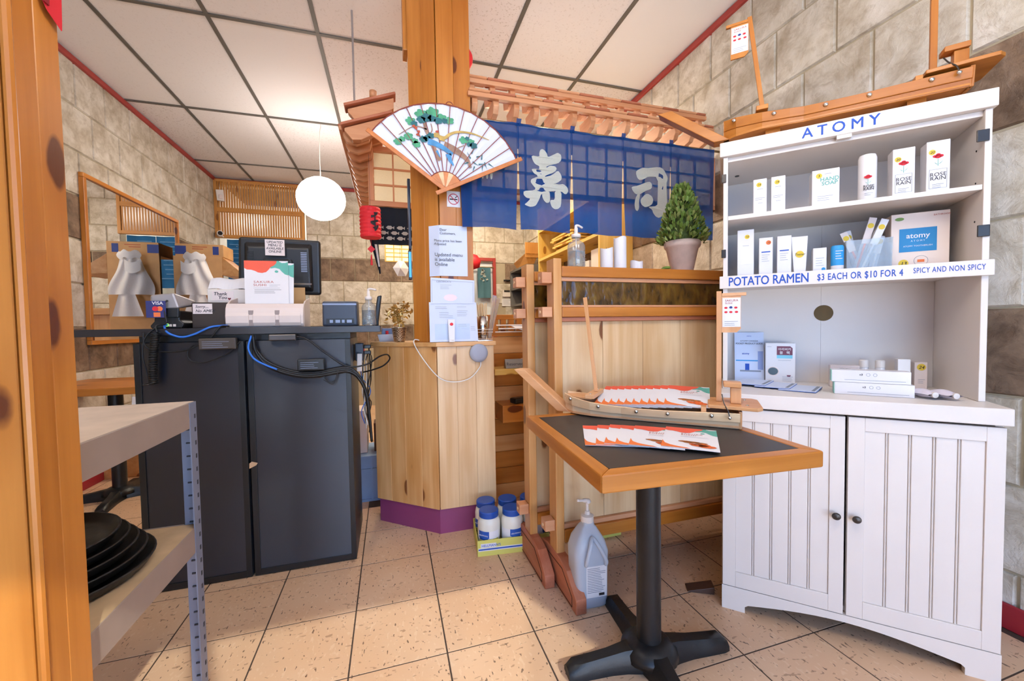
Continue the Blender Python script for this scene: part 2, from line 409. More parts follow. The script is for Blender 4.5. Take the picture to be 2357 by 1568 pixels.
# floor tiles nearer than the picture shows: joined
nb = B()
for i in range(-5, 10):
    for j in range(-10, -4):
        x, y = -.7623+.3048*i, 1.6018+.3048*j
        if x+.3048 > XR or x < XL-.3: continue
        nb.add([(x+a, y+b, c) for a, b, c in tm.v], tm.f)
nb.build('near_tiles', 'floor', floor)['kind'] = 'stuff'
# walls
wl = struct(B().box(XL-.1, XL-.0, YF, YB+.1, 0, HC).build('wall_left', grout), 'beige stone tiled wall with brown bands behind the mirror')
tiled(wl, (XL, 2.6), PI/2, YB-2.6, range(0, 10), 3.72-2.6)
wr = struct(B().box(XR, XR+.1, YF, YB+.1, 0, HC).build('wall_right', grout), 'beige stone tiled wall with brown bands beside the white hutch')
tiled(wr, (XR, YB), -PI/2, YB-.2, range(0, 10), YB-1.24-.1524)
bk = B().box(-1.03, .98, YB, YB+.1, 0, HC).box(1.50, XR, YB, YB+.1, 0, HC).box(.98, 1.50, YB, YB+.1, 2.06, HC).box(XL, -1.03, YB, YB+.1, 2.90, HC)
wb = struct(bk.build('wall_back', grout), 'beige stone tiled back wall with brown bands')
def skipb(a, b, z0, z1):
    x0, x1 = -1.03+a, -1.03+b
    return (x1 > 1.0 and x0 < 1.48 and z0 < 2.0) or z1 < .9
tiled(wb, (-1.03, YB), 0, XR+1.03, range(1, 10), -.75+1.03, skipb)
# passage behind the lattice
struct(B().box(XL, -.9, YB+1.15, YB+1.2, 0, HC).build('wall_passage', mat('passage_paint', '#f2efe6', .8)))
struct(B().box(-.95, -.9, YB+.1, YB+1.2, 0, HC).build('wall_passage_side', 'passage_paint')); struct(B().box(XL-.1, XL, YB+.1, YB+1.2, 0, HC).build('wall_passage_end', 'passage_paint'))
lamp('passage_light', 'POINT', (-1.45, YB+.6, 2.6), 14, (1, .95, .88), shadow_soft_size=.08)
# shop front behind the camera: low wall, head, mullions, glass
wf = B().box(XL, XR, YF-.12, YF, 2.70, HC).box(XL, -1.42, YF-.12, YF, 0, 2.70).box(1.9, XR, YF-.12, YF, 0, 2.7).box(-1.42, -.45, YF-.12, YF, 0, .35)
wf = struct(wf.build('wall_front', mat('front_paint', '#cdbfae', .7)), 'shop front wall behind the viewer')
wn = struct(B().box(-1.42, 1.9, YF-.02, YF-.012, .35, 2.7).build('window_1', 'glass'), 'large shop window panes')
for x in (-1.40, -.45, .75, 1.88): B().box(x-.025, x+.025, YF-.06, YF-.021, 0, 2.7).build('window_frame', 'dark_metal', wn)
B().box(-1.42, 1.9, YF-.06, YF-.021, 2.13, 2.18).build('window_frame', 'dark_metal', wn)
# pavement outside
struct(B().box(-8, 8, -9, YF-.13, -.08, -.03).build('pavement', mat('pavement', '#b8b2a8', .9)), 'pale pavement outside the shop front')
# ceiling
ce = struct(B().box(XL-.1, XR+.1, YF-.1, YB+1.3, HC+.03, HC+.08).build('ceiling', mat('ceiling_back', '#3a3836', .9)), 'suspended ceiling of off white fissured panels')
gx = [XL]+[-1.618+.6096*k for k in range(0, 6)]+[XR]
gy = [YF]+[2.8885+1.2192*k for k in range(-3, 3)]+[YB]
CT = {}
for i in range(len(gx)-1):
    for j in range(len(gy)-1):
        wd, dp = round(gx[i+1]-gx[i], 3), round(gy[j+1]-gy[j], 3)
        if (wd, dp) not in CT:
            b = B(); b.add([(.008, .008, 0), (wd-.008, .008, 0), (wd-.008, dp-.008, 0), (.008, dp-.008, 0), (0, 0, .012), (wd, 0, .012), (wd, dp, .012), (0, dp, .012)],
                           [(0, 3, 2, 1), (0, 1, 5, 4), (1, 2, 6, 5), (2, 3, 7, 6), (3, 0, 4, 7), (4, 5, 6, 7)])
            me = b.mesh('ceiling_panel'); me.materials.append(MT['ceiling']); CT[(wd, dp)] = me
        o = bpy.data.objects.new('ceiling_panel', CT[(wd, dp)]); COL.objects.link(o); o.parent = ce; o.location = (gx[i], gy[j], HC+.004)
for x in gx[1:-1]: B().box(x-.012, x+.012, YF, YB, HC-.004, HC+.003).build('grid_bar', 'tbar', ce)
for y in gy[1:-1]: B().box(XL, XR, y-.012, y+.012, HC-.0045, HC+.0028).build('grid_bar', 'tbar', ce)
# red crown trim and baseboard
struct(B().box(XL, XL+.03, YF, YB, 2.928, HC-.006).build('trim_1', 'red_trim', bev=.004), 'red crown moulding along the mirror wall')
struct(B().box(XR-.03, XR, YF, YB, 2.928, HC-.006).build('trim_2', 'red_trim', bev=.004), 'red crown moulding along the hutch wall')
struct(B().box(XL+.03, XR-.03, YB-.03, YB, 2.925, HC-.006).build('trim_3', 'red_trim', bev=.004), 'red crown moulding on the back wall')
struct(B().box(XR-.022, XR-.011, YF, 2.2, 0, .09).build('baseboard_right', 'baseboard_red', bev=.004), 'dark red baseboard')
struct(B().box(XL+.011, XL+.022, 2.6, YB, 0, .09).build('baseboard_left', 'baseboard_red', bev=.004), 'dark red baseboard')

# ---------------------------------------------------------------- pedestal and pillar at the corner of the sushi bar
ped = thing('bar_pedestal', 'pale knotty pine pedestal with angled front and purple kick base', 'pedestal', (0, 0, 0))
pl = [(.225, 2.075), (.520, 2.075), (.520, 2.44), (-.085, 2.44), (-.085, 2.335)]
B().prism(pl, 'z', .135, .975).build('core', wood('honey', 'z'), ped)
B().prism([(.222, 2.072), (.515, 2.072), (.515, 2.43), (-.08, 2.43), (-.08, 2.33)], 'z', 0, .134).build('kick_base', 'purple', ped)
def planks(parent, a, b, z0, z1, n, t, m, name='plank', zt=None):
    a, b = Vector(a), Vector(b); d = (b-a)/n; nn = Vector((d.y, -d.x, 0)).normalized()*t
    for i in range(n):
        p, q = a+d*(i+.002), a+d*(i+.998)
        lo = [p+nn, q+nn, q, p]
        B().hexa([(v.x, v.y, z0) for v in lo], [(v.x, v.y, z1) for v in lo]).build(name, m, parent, bev=.0012, seg=1)
planks(ped, (-.088, 2.331, 0), (.222, 2.070, 0), .13, .975, 4, .008, wood('honey', 'z'))
planks(ped, (.224, 2.070, 0), (.522, 2.070, 0), .13, .975, 3, .006, wood('pale', 'z'))  # front paler than the angled face: daylight put into the wood tone
B().prism([(.218, 2.050), (.532, 2.050), (.532, 2.45), (-.11, 2.45), (-.11, 2.33)], 'z', .975, .998).build('top_board', wood('honey', 'x'), ped, bev=.003)
pil = thing('wood_pillar', 'square orange pine pillar rising from the pedestal to the ceiling', 'pillar', (0, 0, 0))
B().prism([(.256, 2.086), (.416, 2.086), (.416, 2.32), (.13, 2.32), (.13, 2.192)], 'z', .998, 2.985).build('core', wood('orange', 'z'), pil)
planks(pil, (.124, 2.182, 0), (.250, 2.076, 0), .998, 2.984, 2, .008, wood('orange', 'z'))
planks(pil, (.252, 2.076, 0), (.422, 2.076, 0), .998, 2.984, 2, .008, wood('orange', 'z'))
B().box(.100, .124, 2.2, 2.3, 2.52, 2.984).build('cleat', wood('orange', 'z'), pil, bev=.003)

# sushi bar front: boarded wall with a slotted top rail and two small shelves
bar = thing('sushi_bar_front', 'boarded pine sushi bar front with slotted top rail beside the pedestal', 'bar counter', (0, 0, 0))
for i in range(10):
    z0 = .0+i*.101; B().box(.535, XR-.012, 2.36, 2.39, z0+.001, z0+.100).build('board', wood('orange' if i % 3 else 'honey', 'x'), bar, bev=.002, seg=1)
B().box(.535, XR-.012, 2.355, 2.395, 1.012, 1.035).build('rail', wood('orange', 'x'), bar, bev=.002)
B().box(.535, XR-.012, 2.355, 2.395, 1.115, 1.145).build('rail', wood('orange', 'x'), bar, bev=.002)
sl = B().box(-.016, .016, 2.36, 2.39, 1.035, 1.115).build('slat', wood('orange', 'z'), bar); sl.location = (.56, 0, 0)
for i in range(1, 26): share(sl, 'slat', bar, (.56+i*.0505, 0, 0))
B().box(.56, .95, 2.20, 2.36, .795, .83).build('shelf', wood('yellow', 'x'), bar, bev=.003)
B().box(.60, .86, 2.19, 2.36, .52, .62).build('box_shelf', wood('orange', 'x'), bar, bev=.003)
B().box(.53, XR-.012, 2.40, 3.0, .86, .90).build('worktop', wood('honey', 'x'), bar)
rs = thing('reserved_sign', 'brushed metal tent sign engraved reserved on the small bar shelf', 'sign', (.63, 2.235, .831), -.05)
B().prism([(-.028, 0), (.028, 0), (.003, .052), (-.003, .052)], 'x', 0, .115).build('plate', 'steel_plate', rs)
text(rs, 'Reserved', 'ink', .027, (.0565, -.0205, .016), (1, 0, 0), (0, .42, .9), 'CENTER')
wt = thing('white_serving_rack', 'white wire rack holding paper in front of the slotted rail', 'rack', (.60, 2.30, 1.06))
for i, (dy, dz) in enumerate(((0, .02), (-.05, 0), (.03, -.02))): B().cyl((0, dy, dz), (.25, dy, dz), .004, 8).build('wire', W, wt)
B().add([(.1, -.05, .005), (.28, -.06, -.06), (.28, .03, .02), (.09, .03, .02)], [(0, 1, 2, 3)]).build('paper_sheet', 'paper', wt, solid=.002)
pd = tag(B().box(-.06, .06, -.03, .03, 0, .03).build('card_reader_pad', 'black_plastic', bev=.006, loc=(.73, 2.25, .6215), rz=.3), 'black handheld pad lying on the wooden box shelf', 'handheld pad')
B().box(-.05, .0, -.02, .02, .0301, .032).build('screen', 'gunmetal', pd)
cb = tag(B().box(-.05, .05, -.04, .04, 0, .05).build('condiment_box', wood('pale', 'x'), bev=.004, loc=(.80, 2.27, .8305)), 'small pale wooden box behind the reserved sign', 'box')
B().box(-.04, .04, -.03, .03, .0501, .052).build('paper_insert', 'paper', cb)

# ---------------------------------------------------------------- eaves over the sushi bar
def eave(name, label, n, pitch, loc, rz, mirror=1):
    """two tiered bracketed eaves; local x runs along the eave, -y is outward"""
    t = thing(name, label, 'eave', loc, rz)
    prof = [(-.075, 0), (-.08, -.035), (-.06, -.07), (-.01, -.08), (.06, -.05), (.07, 0)]
    L = n*pitch+.04
    for k, (dy, dz) in enumerate(((.045, .106), (-.02, 0))):
        if mirror < 0: B().box(-.02, L, dy-.09, dy+.07, dz, dz+.012).build('roof_board', wood('cedar', 'x', False), t)
        B().box(-.025, L+.005, dy-.10, dy-.075, dz-.012, dz+.012).build('fascia', wood('cedar', 'x', False), t, bev=.003)
        x = -.02; q = 0
        while x < L-.02:
            e = min(x+.115+.02*(q % 3), L); B().box(x, e-.002, dy-.105, dy-.02, dz+.012, dz+.026).build('shingle', wood('red' if q % 2 else 'cedar', 'x', False), t, bev=.004, seg=1); x = e; q += 1
        m0 = None
        for i in range(n+1):
            if m0 is None: m0 = B().prism([(a+dy, b+dz) for a, b in prof], 'x', 0, .030).build('bracket', wood('cedar', 'y', False), t, bev=.002, seg=1)
            else:
                o = share(m0, 'bracket', t, (i*pitch, 0, 0))
    return t
eave('bar_eave', 'two tier bracketed cedar eave above the blue noren curtain', 13, .1135, (.432, 2.17, 2.266), 0)
eave('side_eave', 'two tier bracketed cedar eave beside the globe lamp, seen end on', 17, .118, (-.130, 4.52, 2.205), -PI/2, -1)
st = thing('eave_end_block', 'carved cedar end blocks of the side eave beside the folding fan', 'eave', (0, 0, 0))
for dx, dz, m in ((0, 0, 'cedar'), (.02, .105, 'cedar')):
    B().prism([(-.215+dx, 2.165+dz), (-.175+dx, 2.12+dz), (-.13+dx, 2.125+dz), (.03+dx, 2.215+dz), (.03+dx, 2.275+dz), (-.215+dx, 2.18+dz)], 'y', 2.41, 2.455).build('block', wood(m, 'x'), st, bev=.003)
    B().bar((-.232+dx, 2.43, 2.19+dz), (.04+dx, 2.43, 2.292+dz), .09, .014, (0, 0, 1)).build('shingle', wood('red', 'x', False), st, bev=.003)
B().tube([(-.06, 2.43, 2.375), (-.06, 2.43, 2.41)], .02, 12).build('finial', wood('cedar', 'z', False), st, smooth=True)
tag(B().cyl((-.172, 2.62, 2.30), (-.172, 2.62, HC-.004), .006, 8).build('hanger_rod', 'grey_metal'), 'thin metal rod hanging the side eave from the ceiling', 'rod')

# shoji lattice panel behind the noren
def shoji(name, label, x0, x1, y, z0, z1, nx, nz, fr, tone, paper='shoji_paper'):
    t = thing(name, label, 'shoji screen', (0, 0, 0))
    B().box(x0, x1, y-.015, y+.015, z0, z0+fr).build('rail', wood(tone, 'x'), t, bev=.002)
    B().box(x0, x1, y-.015, y+.015, z1-fr, z1).build('rail', wood(tone, 'x'), t, bev=.002)
    B().box(x0, x0+fr, y-.016, y+.014, z0+fr, z1-fr).build('stile', wood(tone, 'z'), t, bev=.002)
    B().box(x1-fr, x1, y-.016, y+.014, z0+fr, z1-fr).build('stile', wood(tone, 'z'), t, bev=.002)
    for i in range(1, nx): x = x0+fr+(x1-x0-2*fr)*i/nx; B().box(x-.005, x+.005, y-.010, y+.006, z0+fr, z1-fr).build('muntin', wood(tone, 'z', False), t)
    for i in range(1, nz): z = z0+fr+(z1-z0-2*fr)*i/nz; B().box(x0+fr, x1-fr, y-.011, y+.005, z-.005, z+.005).build('muntin', wood(tone, 'x', False), t)
    for i in range(nx):
        for j in range(nz):
            a, b = x0+fr+(x1-x0-2*fr)*i/nx, x0+fr+(x1-x0-2*fr)*(i+1)/nx; c, d = z0+fr+(z1-z0-2*fr)*j/nz, z0+fr+(z1-z0-2*fr)*(j+1)/nz
            B().box(a+.003, b-.003, y+.0061, y+.0075, c+.003, d-.003).build('pane', paper, t)
    return t
shoji('shoji_screen', 'backlit shoji lattice glimpsed through the slits of the blue noren', .46, 2.02, 2.13, 1.80, 2.13, 12, 3, .025, 'cedar')
shoji('shoji_window', 'small paper shoji window with six panes behind the folding fan', -.115, .20, 2.80, 1.875, 2.26, 2, 3, .034, 'cedar')

# ---------------------------------------------------------------- blue noren with white brush characters
nor = thing('blue_noren', 'navy blue split noren curtain with large white brush characters', 'curtain', (0, 0, 0))
NX = [.350, .662, .970, 1.289, 1.611, 1.932]
def drape(x, z, k): return 2.03+.006*math.sin(x*21+k)*(2.13-z)/.5+.003*math.sin(x*57+z*9)
def ntop(x): return 2.133+.004*math.cos((x-.35)/.315*2*PI)
for k in range(5):
    a, b = NX[k], NX[k+1]
    def f(u, v, a=a, b=b, k=k):
        z = ntop(a+(b-a)*u)*(1-v)+(1.582+.004*math.sin(u*3+k))*v
        g = max(0, (1.995-z))/.42*.011
        x = a+.0015+(b-a-.003)*u
        x = (x-(a+b)/2)*(1-2*g/(b-a)*1.0)+(a+b)/2
        return (x, drape(x, z, k), z)
    B().grid(f, 12, 22).build('cloth_panel', 'noren_blue', nor, smooth=True)
for k in range(1, 5):  # upper part of each seam is sewn; a folded loop sits on top
    x = NX[k]; B().grid(lambda u, v, x=x: (x-.006+.012*u, 2.0265-.0015*math.sin(u*PI), 2.0+.132*v), 3, 6).build('seam', 'noren_blue', nor, smooth=True)
    B().grid(lambda u, v, x=x: (x-.012+.026*u+.012*v, 2.024+.012*v, 2.118+.045*v), 2, 3).build('loop', 'noren_blue', nor, smooth=True)
B().cyl((.36, 2.045, 2.136), (1.99, 2.045, 2.136), .007, 10).build('curtain_rod', 'brass', nor, smooth=True)
k1 = [[(.735,1.974),(.780,1.971),(.779,1.988),(.785,2.007),(.798,2.016),(.813,2.010),(.826,1.993),(.830,1.976),(.863,1.991),(.887,2.005),(.906,1.998),(.910,1.983),(.907,1.966),(.887,1.947),(.821,1.928),(.821,1.909),(.775,1.905),(.779,1.920),(.754,1.930),(.742,1.949)],
[(.734,1.903),(.753,1.906),(.777,1.905),(.821,1.919),(.842,1.932),(.870,1.931),(.880,1.919),(.870,1.901),(.811,1.875),(.810,1.864),(.766,1.864),(.765,1.873),(.749,1.880)],
[(.733,1.851),(.767,1.865),(.809,1.868),(.853,1.883),(.886,1.910),(.902,1.895),(.910,1.878),(.906,1.861),(.885,1.846),(.869,1.839),(.800,1.815),(.756,1.804),(.744,1.817),(.730,1.835)],
[(.689,1.785),(.752,1.794),(.756,1.811),(.800,1.819),(.869,1.839),(.893,1.836),(.922,1.842),(.945,1.827),(.950,1.808),(.941,1.791),(.926,1.788),(.909,1.800),(.868,1.800),(.836,1.795),(.787,1.777),(.775,1.746),(.758,1.715),(.742,1.707),(.721,1.704),(.691,1.714),(.709,1.728),(.727,1.748),(.704,1.750),(.688,1.765)],
[(.868,1.802),(.907,1.803),(.904,1.722),(.888,1.706),(.867,1.703),(.849,1.714),(.839,1.738),(.843,1.751),(.868,1.753)],
[(.791,1.781),(.836,1.795),(.840,1.777),(.839,1.744),(.831,1.734),(.815,1.730),(.799,1.744),(.791,1.762)]]
k2 = [[(1.378,1.957),(1.413,1.976),(1.441,1.977),(1.527,1.991),(1.561,1.980),(1.588,1.940),(1.588,1.924),(1.578,1.900),(1.580,1.741),(1.560,1.715),(1.529,1.696),(1.507,1.703),(1.488,1.722),(1.481,1.742),(1.452,1.756),(1.517,1.765),(1.519,1.806),(1.520,1.934),(1.455,1.930),(1.427,1.913),(1.401,1.905),(1.385,1.916),(1.376,1.939)],
[(1.340,1.860),(1.389,1.874),(1.465,1.905),(1.484,1.890),(1.481,1.864),(1.441,1.848),(1.410,1.830),(1.398,1.823),(1.368,1.824),(1.347,1.841)],
[(1.387,1.828),(1.403,1.829),(1.397,1.785),(1.397,1.745),(1.384,1.726),(1.367,1.733),(1.361,1.762),(1.368,1.794)],
[(1.407,1.797),(1.436,1.828),(1.455,1.831),(1.481,1.819),(1.491,1.800),(1.483,1.775),(1.459,1.759),(1.436,1.753),(1.417,1.764),(1.407,1.779)]]
from mathutils.geometry import tessellate_polygon
def smoothpoly(P, r=1):
    for _ in range(r): P = [q for i in range(len(P)) for q in ((P[i][0]*.8+P[(i+1) % len(P)][0]*.2, P[i][1]*.8+P[(i+1) % len(P)][1]*.2), (P[i][0]*.2+P[(i+1) % len(P)][0]*.8, P[i][1]*.2+P[(i+1) % len(P)][1]*.8))]
    return P
for ch, k in ((k1, 1), (k2, 3)):
    b = B()
    for P_ in ch:
        P_ = smoothpoly(P_)
        b.add([(x, drape(x, z, k)-.0045, z) for x, z in P_], tessellate_polygon([[Vector((x, z, 0)) for x, z in P_]]))
    b.build('lettering', 'noren_white', nor)
b = B()
for x0, x1 in ((.463, .474), (.486, .497), (.508, .520)): b.add([(x, 2.0245, z) for x, z in smoothpoly([(x0, 1.86), (x1+.004, 1.865), (x1, 1.832), (x0+.004, 1.828)])], [tuple(range(8))])
b.build('lettering', 'noren_white', nor)

# ---------------------------------------------------------------- painted folding fan on the pillar
FP = Vector((.272, 1.985, 1.742))
fan = thing('folding_fan', 'large painted paper folding fan hung on the pillar', 'fan', FP)
def fpt(r, deg, y=0.0): return (r*math.cos(math.radians(deg)), y, r*math.sin(math.radians(deg)))
A0, A1, RI, RO = 25.6, 145.2, .088, .408
def leaf_y(i): return -.004 if i % 2 else 0.004
n = 24
vs = []; fs = []
for i in range(n+1):
    a = A1+(A0-A1)*i/n; y = leaf_y(i)
    vs += [fpt(RI, a, y*.4), fpt(RO, a, y)]
for i in range(n): fs.append((2*i, 2*i+2, 2*i+3, 2*i+1))
B().add(vs, fs).build('fan_leaf', 'fan_white', fan, solid=.0008)
rim = [fpt(RO+.001, A1+(A0-A1)*i/48, -.004) for i in range(49)]; B().tube(rim, .0028, 6).build('rim_binding', 'fan_rib', fan)
rim = [fpt(RI, A1+(A0-A1)*i/24, -.005) for i in range(25)]; B().tube(rim, .002, 6).build('rim_binding', 'fan_rib', fan)
for i in range(1, 12):
    a = A1+(A0-A1)*i/12; B().bar(fpt(RI*.98, a, -.0055), fpt(RO, a, -.006), .0035, .002, (0, 1, 0)).build('rib', 'fan_rib', fan)
for i in range(7):
    a = A1+(A0-A1)*(i+.5)/7; B().add([fpt(.004, a-8, -.003-.0004*i), fpt(RI, a-9.5, -.003-.0004*i), fpt(RI, a+9.5, -.003-.0004*i), fpt(.004, a+8, -.003-.0004*i)], [(0, 1, 2, 3)]).build('stick', 'bamboo' if i not in (2, 4) else wood('pale', 'x'), fan, solid=.0006)
B().bar(fpt(.0, A1, -.006), fpt(RO+.022, A1, -.006), .020, .006, (0, 1, 0)).build('guard', 'bamboo', fan, bev=.002)
B().bar(fpt(-.05, A0, -.010), fpt(RO+.028, A0, -.010), .020, .006, (0, 1, 0)).build('guard', 'bamboo', fan, bev=.002)
B().tube([(.03+.018*math.cos(t), .0, .408+.018*math.sin(t)) for t in [PI*i/8 for i in range(9)]], .002, 6).build('hanging_loop', 'fan_rib', fan)
rn = random.Random(3)
def blot(b, cx, cz, r, lobes, y):
    P_ = []
    for i in range(lobes*4):
        a = 2*PI*i/(lobes*4); q = r*(.72+.28*abs(math.sin(a*lobes/2))+.1*rn.random()); P_.append((cx-FP.x+q*math.cos(a), y, cz-FP.z+q*.8*math.sin(a)))
    c = (cx-FP.x, y, cz-FP.z); m = len(P_); b.add(P_+[c], [(i, (i+1) % m, m) for i in range(m)])
b = B()
for x, z, r in ((.165,2.088,.03),(.22,2.103,.032),(.262,2.082,.026),(.116,2.05,.024),(.055,1.948,.02),(.075,1.962,.016),(.105,1.978,.022),(.141,1.945,.02),(.135,1.96,.016),(.367,1.99,.022),(.405,1.985,.018),(.30,2.075,.022)): b = B(); blot(b, x, z, r, 5, -.0068); b.build('leaf_print', 'fan_green', fan)
b = B()
for x, z, r in ((.19,2.075,.026),(.165,2.062,.022),(.215,2.075,.02),(.245,2.068,.02),(.132,2.04,.017),(.276,2.07,.016),(.174,1.972,.02),(.208,1.993,.018),(.19,1.978,.018),(.416,1.969,.02),(.395,1.972,.014),(.385,2.0,.012)): b = B(); blot(b, x, z, r, 5, -.0072); b.build('leaf_print', 'fan_dark', fan)
def stroke(b, pts, w0, w1, y):
    P_ = catmull([(x-FP.x, y, z-FP.z) for x, z in pts], 5); m = len(P_); vs = []
    for i, p in enumerate(P_):
        d = (P_[min(i+1, m-1)]-P_[max(i-1, 0)]); d = Vector((-d.z, 0, d.x)).normalized(); ww = (w0+(w1-w0)*i/(m-1))/2
        vs += [p+d*ww, p-d*ww]
    b.add(vs, [(2*i, 2*i+1, 2*i+3, 2*i+2) for i in range(m-1)])
b = B(); stroke(b, [(.18,2.05),(.185,2.02),(.20,1.99),(.225,1.93),(.25,1.88)], .012, .02, -.0064); b.build('brush_print', 'fan_brown', fan)
b = B(); stroke(b, [(.19,2.02),(.15,2.03),(.116,2.02),(.06,1.98)], .006, .003, -.0064); b.build('brush_print', 'fan_brown', fan)
b = B(); stroke(b, [(.20,1.99),(.215,2.02),(.21,2.05)], .007, .004, -.0064); b.build('brush_print', 'fan_brown', fan)
b = B(); stroke(b, [(.37,1.965),(.34,1.95),(.33,1.935)], .004, .006, -.0064); b.build('brush_print', 'fan_brown', fan)
b = B(); stroke(b, [(.27,1.955),(.33,1.935),(.38,1.90),(.40,1.86)], .04, .012, -.0062); b.build('brush_print', 'fan_brown', fan)
b = B(); stroke(b, [(.195,1.965),(.235,1.955),(.27,1.94),(.31,1.915)], .03, .018, -.0075); b.build('brush_print', 'fan_blue', fan)
b = B(); stroke(b, [(.29,1.915),(.30,1.885),(.315,1.862)], .028, .006, -.0075); b.build('brush_print', 'fan_blue', fan)
b = B(); stroke(b, [(.235,1.925),(.25,1.895)], .012, .004, -.0075); b.build('brush_print', 'fan_blue', fan)
b = B(); stroke(b, [(.245,1.992),(.275,1.99),(.30,2.01),(.34,2.026),(.40,2.028),(.45,2.018),(.495,2.005)], .018, .003, -.0078); b.build('brush_print', 'fan_gold', fan)
b = B(); blot(b, .236, 1.998, .016, 4, -.008); b.build('brush_print', 'fan_gold', fan)
b = B(); stroke(b, [(.25,1.985),(.275,1.975)], .018, .006, -.0079); b.build('brush_print', 'fan_gold', fan)
b = B()
for x, z, a in ((.405,1.929,60),(.43,1.915,20),(.455,1.905,80),(.389,1.884,200),(.41,1.89,330),(.47,1.893,290),(.49,1.889,330),(.419,1.868,250),(.44,1.88,10),(.40,1.905,120),(.46,1.88,265)):
    stroke(b, [(x, z), (x+.016*math.cos(math.radians(a)), z+.016*math.sin(math.radians(a))), (x+.034*math.cos(math.radians(a)), z+.034*math.sin(math.radians(a)))], .007, .0008, -.0066); b.build('leaf_print', 'fan_dark', fan); b = B()
b = B()
for x, z in ((.14,2.02),(.152,2.005),(.147,1.99),(.238,2.015),(.13,2.028)): b = B(); blot(b, x, z, .008, 3, -.0078); b.build('berry_print', 'rust', fan)

# ---------------------------------------------------------------- papers and small things on the pedestal
PAP = 2.0655
nt = thing('notice_paper', 'white printed notice about menu prices folded round the pillar corner', 'notice', (0, 0, 0))
B().grid(lambda u, v: ((.200+.19*u), (2.0645-.002*math.sin(v*3) if u > .27 else 2.0645+(.27-u)*.15), 1.336+.256*v), 12, 4).build('sheet', 'paper_blue', nt, solid=.0006)
for s, sz, x, z in (('Dear\nCustomers,', .0175, .25, 1.563), ('Menu price has been\nAdjusted', .0172, .221, 1.508), ('Updated menu\nis available\nOnline', .0245, .222, 1.435)):
    text(nt, s, 'ink', sz, (x, 2.0605, z), sx=.98, ls=1.0)
ns = thing('no_smoking_sign', 'small white no smoking sign on the pillar under the fan', 'sign', (.325, 2.0655, 1.727))
B().box(-.034, .034, 0, .0015, -.04, .04).build('plate', 'paper', ns)
b = B(); R_ = [(.028*math.cos(2*PI*i/28), .028*math.sin(2*PI*i/28)) for i in range(28)]; r_ = [(x*.86, z*.86) for x, z in R_]
b.add([(x, -.0006, z) for x, z in R_]+[(x, -.0006, z) for x, z in r_], [(i, (i+1) % 28, 28+(i+1) % 28, 28+i) for i in range(28)])
b.bar((-.018, -.0006, .018), (.018, -.0006, -.018), .004, .0004, (0, 1, 0)); b.build('print', mat('sign_red', '#c8304a', .6), ns)
B().box(-.02, .02, -.0005, -.0003, -.004, .002).bar((.008, -.0004, .006), (.02, -.0004, .018), .004, .0002, (0, 1, 0)).build('print', 'ink', ns)
ct = thing('certificate_sheet', 'bluish white certificate leaning on the pillar above another sheet', 'certificate', (.197, 2.06, 1.19))
B().add([(0, 0, .005), (.225, 0, .005), (.227, .003, .125), (.002, .003, .137)], [(0, 1, 2, 3)]).build('sheet', 'paper_blue', ct, solid=.001)
text(ct, 'CERTIFICATE', 'grey_ink', .013, (.03, -.001, .112)); lines(ct, 'grey_ink', .05, .11, .098, 3, .009, -.001)
B().tube([(.008, -.001, .012), (.008, -.001, .124), (.218, -.001, .116), (.218, -.001, .012)], .0006, 4).build('print', 'grey_ink', ct)
B().add([(.10+.035*math.cos(a)-.0*a, -.0012, .035+.018*math.sin(a)) for a in [2*PI*i/10 for i in range(10)]], [tuple(range(10))]).build('print', mat('seal_pink', '#f2dde2', .7), ct)
c2 = thing('permit_sheet', 'large pale blue permit form propped upright at the pillar foot', 'certificate', (.189, 2.0555, .999))
B().add([(0, 0, .001), (.248, 0, .001), (.242, .008, .202), (.0, .008, .203)], [(0, 1, 2, 3)]).build('sheet', 'paper_blue', c2, solid=.001)
B().add([(.026, -.0007, .012), (.205, -.0007, .012), (.205, .002, .092), (.026, .002, .092)], [(0, 1, 2, 3)]).build('print', mat('pale_blue_print', '#c3d2ec', .7), c2)
for i, (x0, x1, z, q) in enumerate(((.03, .11, .178, 2), (.14, .19, .178, 1), (.05, .12, .15, 4), (.14, .2, .158, 4), (.145, .19, .088, 2), (.145, .19, .06, 2), (.21, .24, .075, 7))): lines(c2, 'grey_ink', x0, x1, z, q, .0085, .0015, seed=i)
tb = thing('cream_tube', 'slim white cream tube with red emblem standing before the permit sheet', 'tube', (.296, 2.035, .999))
B().add([(-.014, -.010, 0), (.014, -.010, 0), (.014, .010, 0), (-.014, .010, 0), (-.018, -.001, .115), (.018, -.001, .115), (.018, .001, .115), (-.018, .001, .115)], [(0, 3, 2, 1), (4, 5, 6, 7), (0, 1, 5, 4), (1, 2, 6, 5), (2, 3, 7, 6), (3, 0, 4, 7)]).build('tube_body', 'white_gloss', tb, bev=.003)
B().add([(.009*math.cos(a), -.0040, .09+.008*math.sin(a)) for a in [2*PI*i/12 for i in range(12)]], [tuple(range(12))]).build('print', 'red', tb)
B().cyl((0, 0, 0.0), (0, 0, .012), .0125, 16).build('cap', W, tb)
